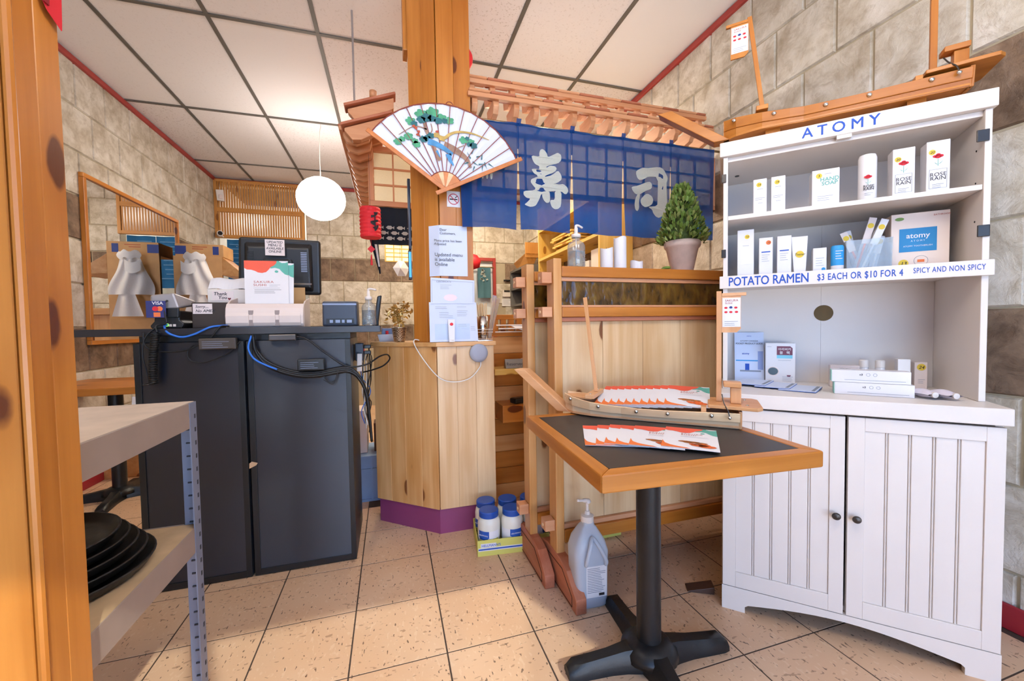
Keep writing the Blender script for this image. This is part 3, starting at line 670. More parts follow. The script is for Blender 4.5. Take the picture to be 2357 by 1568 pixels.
# smart speaker hung on the pedestal, with its white lead
sp = thing('smart_speaker', 'grey fabric disc speaker hung on the pale pedestal front', 'speaker', (.4375, 2.062, .937))
fd = B().lathe([(0, 0), (.047, 0), (.049, .010), (.046, .020), (.03, .026), (0, .026)], n=32).build('fabric_disc', 'speaker_grey', sp, smooth=True); fd.rotation_euler = (PI/2, 0, 0)
cw = tag(B().tube(catmull([(.448, 2.052, .893), (.44, 2.046, .862), (.39, 2.044, .81), (.32, 2.044, .793), (.25, 2.044, .806), (.20, 2.05, .85), (.145, 2.10, .93), (.115, 2.13, .99), (.12, 2.15, 1.012), (.15, 2.16, 1.006)], 6), .0027, 8).build('white_lead', 'cable_white', smooth=True), 'thin white power lead looping below the disc speaker', 'cable')
# chopstick cup
cu = thing('chopstick_cup', 'steel cup packed with bare wooden chopsticks on the pedestal', 'cup', (.475, 2.115, .999))
B().lathe([(.028, 0), (.033, .13), (.0318, .13), (.027, .003), (0, .003)], n=24).build('cup', 'chrome', cu, smooth=True)
for i in range(16):
    a = i*2.4; r = .006+.0055*math.sqrt(i); B().bar((r*.75*math.cos(a), r*.75*math.sin(a), .006), (r*math.cos(a)-.004, r*math.sin(a), .195+.006*math.sin(i*3)), .0045, .0045).build('chopstick', 'stick', cu)
cr = thing('wire_caddy', 'chrome wire caddy standing round the chopstick cup', 'rack', (.478, 2.115, .999))
for z in (.01, .045, .06): B().tube([(.043*sx_, .043*sy_, z) for sx_, sy_ in ((-1, -1), (1, -1), (1, 1), (-1, 1), (-1, -1))], .0017, 6).build('wire', 'chrome', cr)
B().box(-.043, .043, -.043, .043, .0, .004).build('base', 'chrome', cr)
wr_ = [thing('wrapped_chopsticks', s, 'chopsticks', (.515, 2.13, 1.01), 0, 'wrapped chopsticks beside the cup') for s in ('clear wrapped chopsticks bundle leaning out of the caddy, front one', 'clear wrapped chopsticks bundle leaning out of the caddy, rear one')]
for q, t in enumerate(wr_):
    p, e = Vector((0, .01*q, 0)), Vector((.04+.02*q, .02, .235-.015*q))
    B().bar(p, e, .022, .004, (0, 1, 0)).build('wrapper', 'wrap', t); B().bar(p, e*.97, .010, .003, (0, 1, 0)).build('stick_pair', 'stick', t)
# gold money tree
gt = thing('gold_tree', 'gilded ornament tree in a woven metallic basket on the ledge', 'ornament', (.045, 2.285, .999))
checks('woven_metal', '#e0d2bc', '#94826a', 150)
B().lathe([(.028, 0), (.030, .006), (.040, .075), (.044, .078), (.040, .08), (.0, .07)], n=24).build('basket', 'woven_metal', gt, smooth=True)
tr = B().tube(catmull([(0, 0, .07), (.004, 0, .11), (-.003, .002, .15)], 4), .005, 8)
rn = random.Random(5); lv = B()
for i in range(26):
    a = rn.random()*2*PI; el = rn.random()*1.25; r = .045+.045*rn.random()
    q = Vector((math.cos(a)*math.cos(el)*r*1.05, math.sin(a)*math.cos(el)*r*.8, .13+math.sin(el)*r-.01))
    if i % 4 == 0: q.z -= .045
    tr.tube([(0, 0, .13), q], .0012, 5)
    for j in range(6):
        c = q+Vector((rn.gauss(0, .012), rn.gauss(0, .010), rn.gauss(0, .013))); u = Vector((rn.gauss(0, 1), rn.gauss(0, 1), rn.gauss(0, 1))).normalized(); v = u.cross(Vector((.3, .5, .8))).normalized(); L = .014
        lv.add([c-u*L, c+v*L*.55, c+u*L, c-v*L*.55], [(0, 1, 2, 3)])
tr.build('trunk', 'gold', gt, smooth=True); lo = lv.build('leaves', 'gold', gt, solid=.0006); lo['kind'] = 'stuff'
# tray with small things at the ledge end
ty = thing('white_tray', 'small white plastic tray of bits at the end of the ledge', 'tray', (-.02, 2.405, .999))
B().add([(-.04, -.03, 0), (.05, -.03, 0), (.05, .05, 0), (-.04, .05, 0), (-.05, -.04, .04), (.06, -.04, .04), (.06, .06, .04), (-.05, .06, .04)], [(0, 3, 2, 1), (0, 1, 5, 4), (1, 2, 6, 5), (2, 3, 7, 6), (3, 0, 4, 7)]).build('tray_body', 'cloudy_plastic', ty, solid=.003)
B().cyl((0, .0, .04), (0, 0, .06), .008, 12).build('red_cap', 'red', ty); B().box(-.03, .04, .02, .045, .01, .075).build('blue_box', mat('dusk_blue', '#6d83ad', .5), ty, bev=.004)

# ---------------------------------------------------------------- black cashier counter
cn = thing('cashier_counter', 'black laminate cashier counter with two cabinets under one top', 'counter', (0, 0, 0))
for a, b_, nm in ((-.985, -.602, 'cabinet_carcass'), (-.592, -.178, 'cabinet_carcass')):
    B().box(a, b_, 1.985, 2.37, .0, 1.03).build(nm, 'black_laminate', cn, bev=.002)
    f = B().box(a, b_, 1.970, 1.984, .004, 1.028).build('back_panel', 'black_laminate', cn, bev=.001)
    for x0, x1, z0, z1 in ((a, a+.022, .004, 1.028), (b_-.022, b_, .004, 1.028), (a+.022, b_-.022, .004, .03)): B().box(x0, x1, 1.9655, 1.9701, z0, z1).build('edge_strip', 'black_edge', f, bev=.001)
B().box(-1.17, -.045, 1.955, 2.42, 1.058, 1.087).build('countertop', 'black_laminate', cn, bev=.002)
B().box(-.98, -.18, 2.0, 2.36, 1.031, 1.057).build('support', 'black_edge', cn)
B().add([(-.598, 1.9645, .478), (-.572, 1.9645, .49), (-.565, 1.9645, .50), (-.588, 1.9645, .508), (-.598, 1.9645, .50)], [(0, 1, 2, 3, 4)]).build('chip', 'tan_skin', cn)
CT_ = 1.0875
# card terminal
te = thing('card_terminal', 'grey and black payment card terminal on the counter edge', 'card terminal', (-.895, 2.045, CT_))
B().prism([(-.05, 0), (.055, 0), (.065, .02), (.05, .035), (.05, .075), (-.035, .075), (-.04, .03), (-.055, .012)], 'y', -.03, .09).build('base', 'black_plastic', te, bev=.005)
B().hexa([(-.05, -.04, .07), (.055, -.04, .085), (.065, .10, .10), (-.055, .10, .085)], [(-.047, -.035, .14), (.035, -.035, .15), (.06, .1, .125), (-.05, .1, .12)]).build('head', 'grey_metal', te, bev=.008)
B().hexa([(-.035, -.041, .045), (.05, -.041, .045), (.052, -.041, .085), (-.035, -.041, .085)], [(-.035, -.03, .045), (.05, -.03, .045), (.052, -.03, .085), (-.035, -.03, .085)]).build('front_cover', 'black_plastic', te, bev=.003)
for i in range(2): B().box(.012+.014*i, .022+.014*i, -.0315, -.030, .008, .018).build('port', 'ivory', te)
B().box(.0, .010, -.0316, -.030, .010, .020).build('indicator', 'led_green', te)
ca = thing('card_logo_card', 'navy card with payment logos tucked under the terminal', 'card', (-.912, 1.985, CT_+.045), .12)
B().box(-.032, .032, 0, .0012, 0, .068).build('card_face', 'visa_navy', ca)
text(ca, 'VISA', 'paper', .018, (-.012, -.0006, .053), bold=.02)
for m, x in (('red', -.002), ('orange_ink', .012)): B().add([(x+.010*math.cos(a), -.0006-.0002*(m == 'red'), .036+.010*math.sin(a)) for a in [2*PI*i/16 for i in range(16)]], [tuple(range(16))]).build('print', m, ca)
B().box(-.008, .014, -.0009, -.0006, .003, .021).build('print', 'orange_ink', ca)
# cash box and notes
cs = thing('cash_drawer_box', 'dark brown metal box behind the sorry note on the counter', 'box', (-.735, 2.09, CT_), 0)
B().box(-.085, .052, -.03, .17, 0, .112).build('body', mat('brown_box', '#3a2c24', .5), cs, bev=.003)
n1 = thing('handwritten_note', 'handwritten card reading sorry no amex on the dark box', 'note', (-.815, 2.0585, CT_+.062))
B().box(0, .072, 0, .001, 0, .044).build('card', 'pink_note', n1)
text(n1, 'Sorry....', 'ink', .016, (.009, -.0006, .026), shear=.25, bold=.012); text(n1, 'No AMEX', 'ink', .017, (.009, -.0006, .007), shear=.25, bold=.012)
tk = thing('napkin_dispenser', 'white box with a thank you card standing behind the dark box', 'dispenser', (-.72, 2.185, CT_+.113), 0)
B().box(-.075, .075, -.03, .07, 0, .065).build('box_body', W, tk, bev=.003)
B().grid(lambda u, v: (-.078+.15*u, -.01+.06*v, .067+.055*math.sin(v*PI*.5)+.004*math.sin(u*9)), 10, 6).build('paper_sheet', 'paper', tk, solid=.003)
B().box(-.056, .03, -.0318, -.0305, .012, .055).build('card', 'pink_note', tk)
text(tk, 'Thank\n   You', 'ink', .021, (-.05, -.0322, .037), shear=.15, bold=.015, ls=.8)
B().add([(.012, -.0322, .024), (.017, -.0322, .026), (.019, -.0322, .022), (.012, -.0322, .014), (.005, -.0322, .022), (.007, -.0322, .026)], [(0, 1, 2, 3, 4, 5)]).build('print', mat('heart', '#7a2a34', .7), tk)
hp = tag(B().box(-.03, .03, -.02, .06, 0, .06).build('stamp_device', 'black_plastic', bev=.004, loc=(-.61, 2.185, CT_+.0005+.113)), 'small black device beside the thank you card', 'device')
B().box(-.029, .028, -.0212, -.0201, .034, .058).build('label', 'ivory', hp)
# white desk organiser holding menus
dk = thing('menu_holder', 'ivory plastic desk holder with rounded front on the counter', 'holder', (-.528, 2.02, CT_))
B().prism([(.0, 0), (.15, 0), (.15, .13), (.145, .13), (.12, .035), (.03, .06), (.022, .105), (.012, .105), (-.004, .085), (-.012, .05), (-.01, .015)], 'x', -.152, .152).build('tray_body', 'ivory', dk, bev=.003)
for i in range(2): B().box(-.064+.102*i, -.046+.102*i, -.011, -.006, .006, .074).build('gap_strip', mat('taupe', '#9c8c88', .5), dk)
for i in range(3): B().prism([(-.006, .004), (.0, .004), (.006, .075), (-.002, .077), (-.016, .05), (-.015, .02)], 'x', -.15+.102*i, -.062+.102*i).build('front_bulge', 'ivory', dk, bev=.006)
for s in (-1, 1): B().prism([(0, .0), (.15, .0), (.15, .14), (.05, .12), (.01, .10)], 'x', s*.150-.003, s*.150+.003).build('side_wall', 'ivory', dk, bev=.001)
text(dk, 'SAKURA', 'grey_ink', .014, (.085, .011, .092)); B().box(-.1, .135, .138, .146, .04, .19).build('divider', 'card', dk)
# the printed menu: one mesh set, shared by every copy. local: x right, z up, face -y, origin lower left; 0.14 x 0.216
MENU_W, MENU_H = .140, .216
def blob(P_, y): return B().add([(x*MENU_W, y, z*MENU_H) for x, z in P_], tessellate_polygon([[Vector((x, z, 0)) for x, z in P_]]))
cor = [(0, 1), (0, .835), (.06, .80), (.16, .795), (.24, .77), (.31, .735), (.40, .725), (.49, .745), (.55, .80), (.60, .86), (.68, .90), (.73, .95), (.74, 1)]
tea = [(.73, 1), (.73, .955), (.58, .925), (.55, .87), (.60, .83), (.70, .845), (.80, .82), (.85, .76), (.92, .70), (1, .675), (1, 1)]
hole = [(.80, .985), (.86, .955), (.94, .96), (1, .985), (1, 1), (.8, 1)]
ora = [(0, .30), (.03, .22), (.06, .16), (.16, .10), (.30, .06), (.45, .035), (.52, 0), (0, 0)]
def menu_parts(t, cover, full=True):
    B().box(0, MENU_W, 0, .0012, 0, MENU_H).build('page', 'paper', t)
    blob(cor, -.0005).build('print', 'coral', t); blob(tea, -.0004).build('print', 'teal', t); blob(hole, -.0008).build('print', 'paper', t)
    B().add([(x, -.0006, z) for x, z in circle(.73*MENU_W, .76*MENU_H, .006, 14)], [tuple(range(14))]).build('print', 'teal', t)
    if cover:
        text(t, 'SAKURA', 'rust', .0155, (.028, -.0006, .50*MENU_H), sp=1.15); text(t, 'SUSHI', 'rust', .0155, (.027, -.0006, .43*MENU_H), sp=1.05)
        lines(t, 'grey_ink', .078, .115, .455*MENU_H, 2, .006, -.0006, .001); lines(t, 'grey_ink', .028, .115, .385*MENU_H, 1, .006, -.0006, .001)
        lines(t, 'ink', .03, .12, .345*MENU_H, 3, .008, -.0006, .0012)
    else:
        blob(ora, -.0005).build('print', 'orange_ink', t)
        text(t, 'SAKURA\nSUSHI', 'rust', .0135, (.045, -.0006, .66*MENU_H), sp=1.2, ls=.85); lines(t, 'grey_ink', .045, .12, .55*MENU_H, 2, .006, -.0006, .001, seed=4)
        b = B(); rr = random.Random(9)
        for x, z, r, m in ((.42, .30, .014, 0), (.55, .29, .014, 0), (.48, .26, .010, 0), (.68, .27, .014, 0)): b.add([(x*MENU_W+r*math.cos(a)*1.4, -.0007, z*MENU_H+r*.55*math.sin(a)) for a in [2*PI*i/9 for i in range(9)]], [tuple(range(9))])
        b.build('print', mat('roll_brown', '#a9632c', .6, var=.4, scale=120), t)
        b = B()
        for x, z, r in ((.66, .17, .016), (.80, .14, .017), (.74, .20, .013), (.56, .2, .009)): b.add([(x*MENU_W+r*math.cos(a)*1.3, -.0009, z*MENU_H+r*.7*math.sin(a)) for a in [2*PI*i/9 for i in range(9)]], [tuple(range(9))])
        b.build('print', mat('roll_orange', '#e0662c', .6, var=.4, scale=120), t)
for i, (dx, dy, rr, lb) in enumerate(((-.075, .028, -.01, 'sakura sushi takeout menu in the desk holder, frontmost copy'), (-.058, .034, .02, 'takeout menu in the desk holder, second from the front'), (-.062, .041, -.015, 'takeout menu in the desk holder, rear copy'))):
    t = thing('takeout_menu', 'orange, teal and white '+lb, 'menu', (-.528+dx-.012, 2.02+dy+.003, CT_+.098-.004*i), 0, 'menus in the desk holder', rot=(-.06, rr, 0)); t.scale = (1.25, 1, .93)
    menu_parts(t, True)
# point of sale monitor, seen from behind
mo = thing('pos_monitor', 'black touch screen monitor seen from behind on the cashier counter', 'monitor', (-.525, 2.30, CT_), 0)
B().hexa([(-.195, 0, .17), (.182, 0, .165), (.182, .03, .165), (-.195, .03, .17)], [(-.183, -.006, .452), (.186, -.006, .448), (.186, .03, .448), (-.183, .03, .452)]).build('bezel', 'black_plastic', mo, bev=.014, seg=3)
B().hexa([(-.15, -.03, .20), (.14, -.03, .20), (.15, 0, .18), (-.165, 0, .18)], [(-.14, -.03, .40), (.135, -.03, .40), (.15, 0, .43), (-.16, 0, .43)]).build('back_shell', 'black_plastic', mo, bev=.008)
B().box(-.07, .06, -.045, -.028, .27, .34).build('mount_plate', 'black_plastic', mo, bev=.008)
B().prism([(-.03, 0), (.10, 0), (.10, .02), (.03, .03), (.0, .3), (-.03, .3)], 'x', -.045, .045).build('stand', 'black_plastic', mo, bev=.004)
for x in (-.125, .112):
    g = B()
    for i in range(12): g.box(x-.014, x+.014, -.0318, -.030, .28+.0085*i, .2845+.0085*i)
    g.build('vent', 'grey_blue_metal' if x > 0 else 'black_edge', mo)
for x, z in ((.178, .37), (.172, .26), (-.188, .4)): B().lathe([(.003, 0), (0, .002)], (x, -.007, z), 8).build('screw', 'chrome', mo)
B().box(.06, .145, -.0322, -.0301, .215, .222).build('port_row', 'chrome', mo)
nu = thing('monitor_note', 'pink card taped to the monitor about the updated menu online', 'note', (-.58, 2.249, CT_+.355))
B().box(0, .086, 0, .001, 0, .078).build('card', 'pink_note', nu)
text(nu, 'UPDATED\nMENU IS\nAVAILABLE\nONLINE', 'ink', .0165, (.043, -.0006, .06), al='CENTER', bold=.012, ls=.93, sx=.95, shear=.1)
# receipt printer
rp = thing('receipt_printer', 'dark grey receipt printer with rear ports beside the menus', 'printer', (-.228, 2.06, CT_), 0)
B().hexa([(-.078, 0, 0), (.078, 0, 0), (.078, .13, 0), (-.078, .13, 0)], [(-.076, .0, .118), (.076, .0, .118), (.076, .13, .125), (-.076, .13, .125)]).build('body', mat('slate', '#3b4252', .42), rp, bev=.008)
B().box(-.074, .074, -.002, .001, .100, .108).build('stripe', 'grey_blue_metal', rp); B().box(-.06, .062, -.004, .002, .012, .036).build('port_bay', 'black_edge', rp)
for i, (x, wd) in enumerate(((-.045, .014), (-.02, .02), (.008, .012), (.03, .022))): B().box(x, x+wd, -.0052, -.0041, .016, .030).build('port', 'grey_blue_metal', rp)
# sanitiser pump bottles
def pump_bottle(name, label, loc, r, h, scale, fill, rz=0):
    t = thing(name, label, 'bottle', loc, rz)
    B().lathe([(r*.9, 0), (r, .006), (r, h*.72), (r*.85, h*.82), (r*.42, h*.9), (r*.42, h)], n=24).build('bottle_body', 'clear_plastic', t, smooth=True)
    B().lathe([(r*.88, .004), (r*.93, .008), (r*.93, h*fill), (0, h*fill)], n=24).build('gel', mat('gel', '#dfe4e2', .1, trans=.9, var=.01), t, smooth=True)
    p = B().lathe([(r*.52, 0), (r*.52, .014), (r*.22, .018), (r*.2, .042)], (0, 0, h), 18); p.build('pump_collar', W, t, smooth=True)
    B().tube(catmull([(0, 0, h+.036), (0, 0, h+.05), (.012, -.004, h+.053), (.036, -.01, h+.047)], 4), [.006]*5+[.005]*8, 10).build('pump_nozzle', W, t, smooth=True)
    B().cyl((0, 0, .02), (0, 0, h), .0025, 8).build('dip_tube', W, t)
    B().add([(0, -r-.0008, h*.55), (.005, -r-.0008, h*.55), (.0025, -r-.0008, h*.58)], [(0, 1, 2)]).build('print', 'ink', t); lines(t, 'grey_ink', -.016, .02, h*.44, 7, .009, -r-.0006, .0014, seed=8)
    return t
pump_bottle('sanitizer_bottle', 'clear hand sanitizer pump bottle at the end of the cashier counter', (-.098, 2.06, CT_), .033, .125, 1, .6)
ph = tag(B().hexa([(-.012, 0, 0), (.012, 0, 0), (.012, .03, 0), (-.012, .03, 0)], [(.012, 0, .15), (.034, 0, .155), (.034, .025, .155), (.012, .025, .15)]).build('phone_handset', 'black_plastic', bev=.006, loc=(-.072, 2.14, CT_)), 'black upright handset behind the counter sanitizer bottle', 'handset')
B().box(-.015, .015, -.005, .035, 0, .035).build('cradle', 'black_plastic', ph, bev=.004)
# cables
def cable(name, label, pts, r, m, k=7): return tag(B().tube(catmull(pts, k), r, 8).build(name, m, smooth=True), label, 'cable')
cable('ethernet_cable', 'blue network cable looping from the terminal to the ivory holder', [(-.888, 2.010, 1.103), (-.886, 1.985, 1.098), (-.86, 1.950, 1.070), (-.815, 1.946, 1.052), (-.77, 1.946, 1.062), (-.715, 1.950, 1.090), (-.68, 1.975, 1.096), (-.67, 2.0, 1.0965)], .0042, 'cable_blue')
cl = []
for i in range(221):
    t_ = i/220; z = 1.07-.215*t_; x = -.893-.012*math.sin(t_*2.2)-.006*t_; a = i*.9
    if t_ > .93: x -= (t_-.93)*.35; z += (t_-.93)*.15
    cl.append((x+.0125*math.cos(a), 1.936+.0125*math.sin(a), z))
cc = tag(B().tube(cl, .0032, 5).build('coiled_cord', 'cable_black', smooth=True), 'black coiled handset cord hanging down the counter front', 'cable')
cable('terminal_lead', 'dark lead running from the card terminal into the coiled cord', [(-.893, 1.944, 1.072), (-.90, 1.955, 1.098), (-.880, 1.985, 1.11), (-.885, 1.99, 1.15), (-.887, 1.995, 1.19), (-.878, 2.0, 1.204)], .0035, 'cable_black')
cable('black_lead_loop', 'black lead looping down the counter front beside the coiled cord', [(-.90, 1.95, 1.093), (-.935, 1.946, 1.05), (-.945, 1.946, .98), (-.935, 1.946, .92), (-.925, 1.944, .865)], .003, 'cable_black')
cable('black_lead_swag', 'thin black lead swagged across the counter front to the holder', [(-.94, 1.946, 1.075), (-.935, 1.946, 1.02), (-.89, 1.946, .995), (-.80, 1.946, .998), (-.72, 1.946, 1.04), (-.68, 1.95, 1.09), (-.66, 1.99, 1.094)], .003, 'cable_black')
cable('adapter_lead', 'thin black lead drooping under the brown power adapter', [(-.61, 1.958, 1.03), (-.66, 1.958, .98), (-.74, 1.958, .945), (-.79, 1.958, .955), (-.80, 1.958, .99), (-.775, 1.956, 1.02)], .0025, 'cable_black')
bd = [(-.56, 1.946, 1.052), (-.55, 1.946, .985), (-.505, 1.946, .925), (-.42, 1.946, .885), (-.33, 1.946, .873), (-.24, 1.946, .885), (-.19, 1.946, .888), (-.15, 1.946, .86), (-.118, 1.95, .79), (-.105, 1.955, .68), (-.097, 1.96, .55)]
rn = random.Random(11)
cbd = thing('cable_bundle', 'thick bundle of black cables sagging along the counter front', 'cable bundle', (0, 0, 0))
for i in range(7):
    o = Vector((rn.uniform(-.004, .004), rn.uniform(-.008, .004), rn.uniform(-.013, .013)))
    B().tube(catmull([Vector(p)+o*(1 if 0 < j < 10 else .3) for j, p in enumerate(bd)], 7), .0055, 8).build('strand', 'cable_black', cbd, smooth=True)
cable('blue_bundle_cable', 'blue network cable running into the black bundle', [(-.565, 1.944, 1.052), (-.575, 1.935, 1.0), (-.555, 1.932, .955), (-.51, 1.930, .925), (-.47, 1.932, .905)], .004, 'cable_blue')
cable('power_lead', 'black lead from the small adapter curving over to the socket strip', [(-.395, 1.946, 1.045), (-.35, 1.944, 1.03), (-.27, 1.942, .96), (-.19, 1.942, .905), (-.11, 1.944, .91), (-.055, 2.0, .94), (-.02, 2.06, .945), (-.008, 2.10, .92), (-.04, 2.12, .885), (-.10, 2.15, .862), (-.14, 2.19, .85)], .0038, 'cable_black')
cable('coil_loop_cable', 'loose loop of black wire hanging under the bundle', [(-.30, 1.940, .885), (-.27, 1.938, .84), (-.24, 1.938, .85), (-.23, 1.938, .89), (-.25, 1.938, .83), (-.29, 1.938, .85)], .0022, 'cable_black')
def brick(name, label, x0, x1, z0, z1, y, m, txt=True):
    t = tag(B().box(x0, x1, y, y+.022, z0, z1).build(name, m, bev=.004), label, 'power adapter')
    if txt: lines(t, 'grey_blue_metal', x0+.012, x1-.02, z1-.016, 4, .008, y-.0006, .0016)
    return t
brick('power_adapter', 'dull brown power adapter fixed under the black countertop', -.755, -.622, .998, 1.045, 1.9415, mat('brown_plastic', '#4a4038', .5))
brick('power_adapter', 'slim grey power adapter under the countertop', -.502, -.396, 1.028, 1.055, 1.9425, 'gunmetal', False)
brick('power_adapter', 'black power adapter resting on the cable bundle', -.39, -.283, .895, .945, 1.922, 'black_plastic')
sk = thing('socket_strip', 'grey wall socket block with plugs beside the counter', 'socket', (-.17, 2.20, .93))
B().box(-.005, .035, -.03, .03, -.02, .07).build('body', 'slate', sk, bev=.004)
for i, z in enumerate((.05, .02)): B().box(.036, .07, -.012, .018, z-.008, z+.010).build('plug', 'black_plastic', sk, bev=.003)
B().box(.0355, .04, -.02, -.012, .03, .04).build('switch', 'red', sk)
wp = tag(B().hexa([(-.012, 0, 0), (.012, 0, 0), (.012, .02, 0), (-.012, .02, 0)], [(-.008, 0, .09), (.016, 0, .09), (.016, .02, .09), (-.008, .02, .09)]).build('white_plug', W, bev=.003, loc=(-.155, 2.13, .86)), 'white plug adapter hanging beside the counter', 'plug')
rn = random.Random(2)
twi = thing('wire_tangle', 'tangle of thin wires hanging between counter and pedestal', 'wires', (0, 0, 0))
for i in range(9):
    x = -.150+rn.random()*.035
    B().tube(catmull([(x+rn.gauss(0, .012), 2.26+rn.gauss(0, .03), .95-.1*j+rn.gauss(0, .02)) for j in range(5)], 5), .0025, 6).build('wire', 'cable_blue' if i == 3 else 'cable_white' if i % 4 == 1 else 'cable_black', twi, smooth=True)
# crate and carton in the gap
ck = thing('plastic_crate', 'grey blue plastic crate on the floor between counter and pedestal', 'crate', (-.14, 2.62, 0))
B().box(-.2, .15, 0, .3, 0, .285).build('crate_body', 'blue_crate', ck, bev=.004)
for i in range(4): B().box(-.2+.1*i, -.19+.1*i, -.01, 0, .01, .285).build('rib', 'blue_crate', ck)
for z in (.0, .19, .27): B().box(-.2, .15, -.012, -.0005, z, z+.014).build('rib', 'blue_crate', ck)
wc = tag(B().box(-.05, .03, -.1, .1, 0, .27).build('white_carton', 'ivory', bev=.003, loc=(-.19, 2.78, .286)), 'white carton standing on the grey blue crate', 'carton')
tag(B().box(-.06, .06, -.06, .06, 0, .18).build('brown_carton', mat('dark_brown_card', '#5a3a2a', .8), bev=.003, loc=(-.06, 2.76, .286)), 'dark brown carton beside the white one on the crate', 'carton')

# ---------------------------------------------------------------- two pine partition screens on trestle feet
def screen(name, label, x0, x1, y, glass=True):
    t = thing(name, label, 'partition', (0, 0, 0))
    B().box(x0, x0+.036, y, y+.075, .12, 1.345).build('post', wood('honey', 'z'), t, bev=.003)
    for z0, z1 in ((1.245, 1.29), (1.108, 1.150), (.225, .27)):
        B().box(x0-.045, x0-.001, y+.012, y+.062, z0, z1).build('tenon', wood('cedar', 'x', False), t, bev=.003)
        B().cyl((x0-.0451, y+.036, (z0+z1)/2), (x0-.049, y+.036, (z0+z1)/2), .0065, 12).build('peg', wood('pale', 'y', False), t)
    ft = B().prism([(y-.185, 0), (y+.245, 0), (y+.245, .05), (y+.17, .115), (y+.10, .135), (y-.03, .135), (y-.10, .12), (y-.185, .055)], 'x', x0-.004, x0+.040).build('foot', wood('red', 'y'), t, bev=.004)
    lo = [(y-.15, .012), (y+.2, .012), (y+.2, .045), (y+.12, .10), (y-.06, .108), (y-.15, .05)]
    B().tube([(x0-.0045, a, b) for a, b in lo+lo[:1]], .0014, 5).build('groove', mat('groove', '#3a2010', .8), t)
    B().box(x0+.037, x1, y+.0, y+.17 if glass else y+.08, 1.272, 1.315).build('top_rail', wood('orange', 'x'), t, bev=.003)
    B().box(x0+.037, x1, y+.012, y+.06, 1.255, 1.2715).build('moulding', wood('cedar', 'x', False), t, bev=.002)
    B().box(x0+.037, x1, y+.02, y+.05, 1.158, 1.2545).build('glass_panel', 'amber', t)
    B().box(x0+.037, x1, y+.012, y+.06, 1.148, 1.1575).build('moulding', wood('cedar', 'x', False), t, bev=.002)
    B().box(x0+.037, x1, y+.0, y+.06, 1.108, 1.1475).build('mid_rail', wood('orange', 'x'), t, bev=.003)
    B().box(x0+.037, x1, y+.012, y+.06, 1.090, 1.1075).build('moulding', wood('red', 'x', False), t, bev=.002)
    n = 6; dx = (x1-x0-.037)/n
    for i in range(n): B().box(x0+.037+dx*i+.0006, x0+.037+dx*(i+1)-.0006, y+.028, y+.05, .245, 1.0895).build('plank', wood('pale', 'z'), t, bev=.0012, seg=1)
    B().box(x0+.037, x1, y+.012, y+.06, .225, .2445).build('moulding', wood('cedar', 'x', False), t, bev=.002)
    B().box(x0+.037, x1, y, y+.06, .172, .2245).build('bottom_rail', wood('orange', 'x'), t, bev=.003)
    B().box(x1-.036, x1, y+.061, y+.11, .0, 1.27).build('post', wood('honey', 'z'), t, bev=.003)
    return t
screen('partition_screen', 'knotty pine partition with amber glass strip behind the sushi boat table', .632, 1.86, 1.500)
screen('partition_screen', 'second pine partition hidden close behind the first one', .578, 1.86, 1.675, False)
# things on the partition top
TZ = 1.3155
pump_bottle('sanitizer_bottle', 'clear hand sanitizer pump bottle on the partition top beside candles', (.775, 1.585, TZ), .038, .135, 1, .55, .6)
def candle(x, y, h, lb):
    t = thing('pillar_candle', lb, 'candle', (x, y, TZ), 0, 'white candles on the partition')
    n = 20; vs = []; fs = []
    for i in range(n):
        a = 2*PI*i/n; vs.append((.028*math.cos(a), .028*math.sin(a), 0))
    for i in range(n):
        a = 2*PI*i/n; vs.append((.028*math.cos(a), .028*math.sin(a), h+.005*math.sin(a*2+h*30)))
    for i in range(n):
        a = 2*PI*i/n; vs.append((.02*math.cos(a), .02*math.sin(a), h-.01))
    fs = [(i, (i+1) % n, n+(i+1) % n, n+i) for i in range(n)]+[(n+i, n+(i+1) % n, 2*n+(i+1) % n, 2*n+i) for i in range(n)]+[tuple(range(2*n, 3*n)), tuple(range(n))[::-1]]
    smooth_by_angle(B().add(vs, fs).build('wax', 'candle', t)); B().cyl((0, 0, h-.01), (0, 0, h+.004), .0012, 6).build('wick', 'ink', t)
candle(.925, 1.59, .095, 'medium white pillar candle beside the sanitizer bottle')
candle(.993, 1.59, .145, 'tallest white pillar candle, between the other two')
candle(1.078, 1.59, .043, 'shortest white pillar candle, nearest the potted topiary')
pt = thing('potted_topiary', 'cone shaped boxwood topiary in a weathered clay pot on the partition', 'potted plant', (1.335, 1.60, TZ))
smooth_by_angle(B().lathe([(.046, 0), (.049, .004), (.072, .112), (.078, .116), (.082, .124), (.082, .140), (.077, .146), (.07, .142), (.066, .125), (0, .125)], n=32).build('clay_pot', 'clay', pt), .9)
lf = B(); lf2 = B(); rn = random.Random(21)
for i in range(900):
    t_ = rn.random()**1.25; z = .14+.26*t_; r = (.095*(1-t_)**.8+.012)*(.78+.25*rn.random()); a = rn.random()*2*PI
    c = Vector((r*math.cos(a), r*math.sin(a), z)); d = (Vector((math.cos(a), math.sin(a), .9+t_))+Vector((rn.gauss(0, .35), rn.gauss(0, .35), rn.gauss(0, .35)))).normalized()
    s_ = d.cross(Vector((rn.gauss(0, 1), rn.gauss(0, 1), rn.gauss(0, 1)))).normalized(); L = .024+.008*rn.random(); wd = L*.27; nn = d.cross(s_)*.003
    (lf if i % 3 else lf2).add([c, c+d*L*.35+s_*wd+nn, c+d*L*.75+s_*wd*.85+nn, c+d*L, c+d*L*.75-s_*wd*.85+nn, c+d*L*.35-s_*wd+nn], [(0, 1, 2, 3), (0, 3, 4, 5)])
lf.build('foliage', 'leaf', pt, smooth=True)['kind'] = 'stuff'; lf2.build('foliage', 'leaf2', pt, smooth=True)['kind'] = 'stuff'
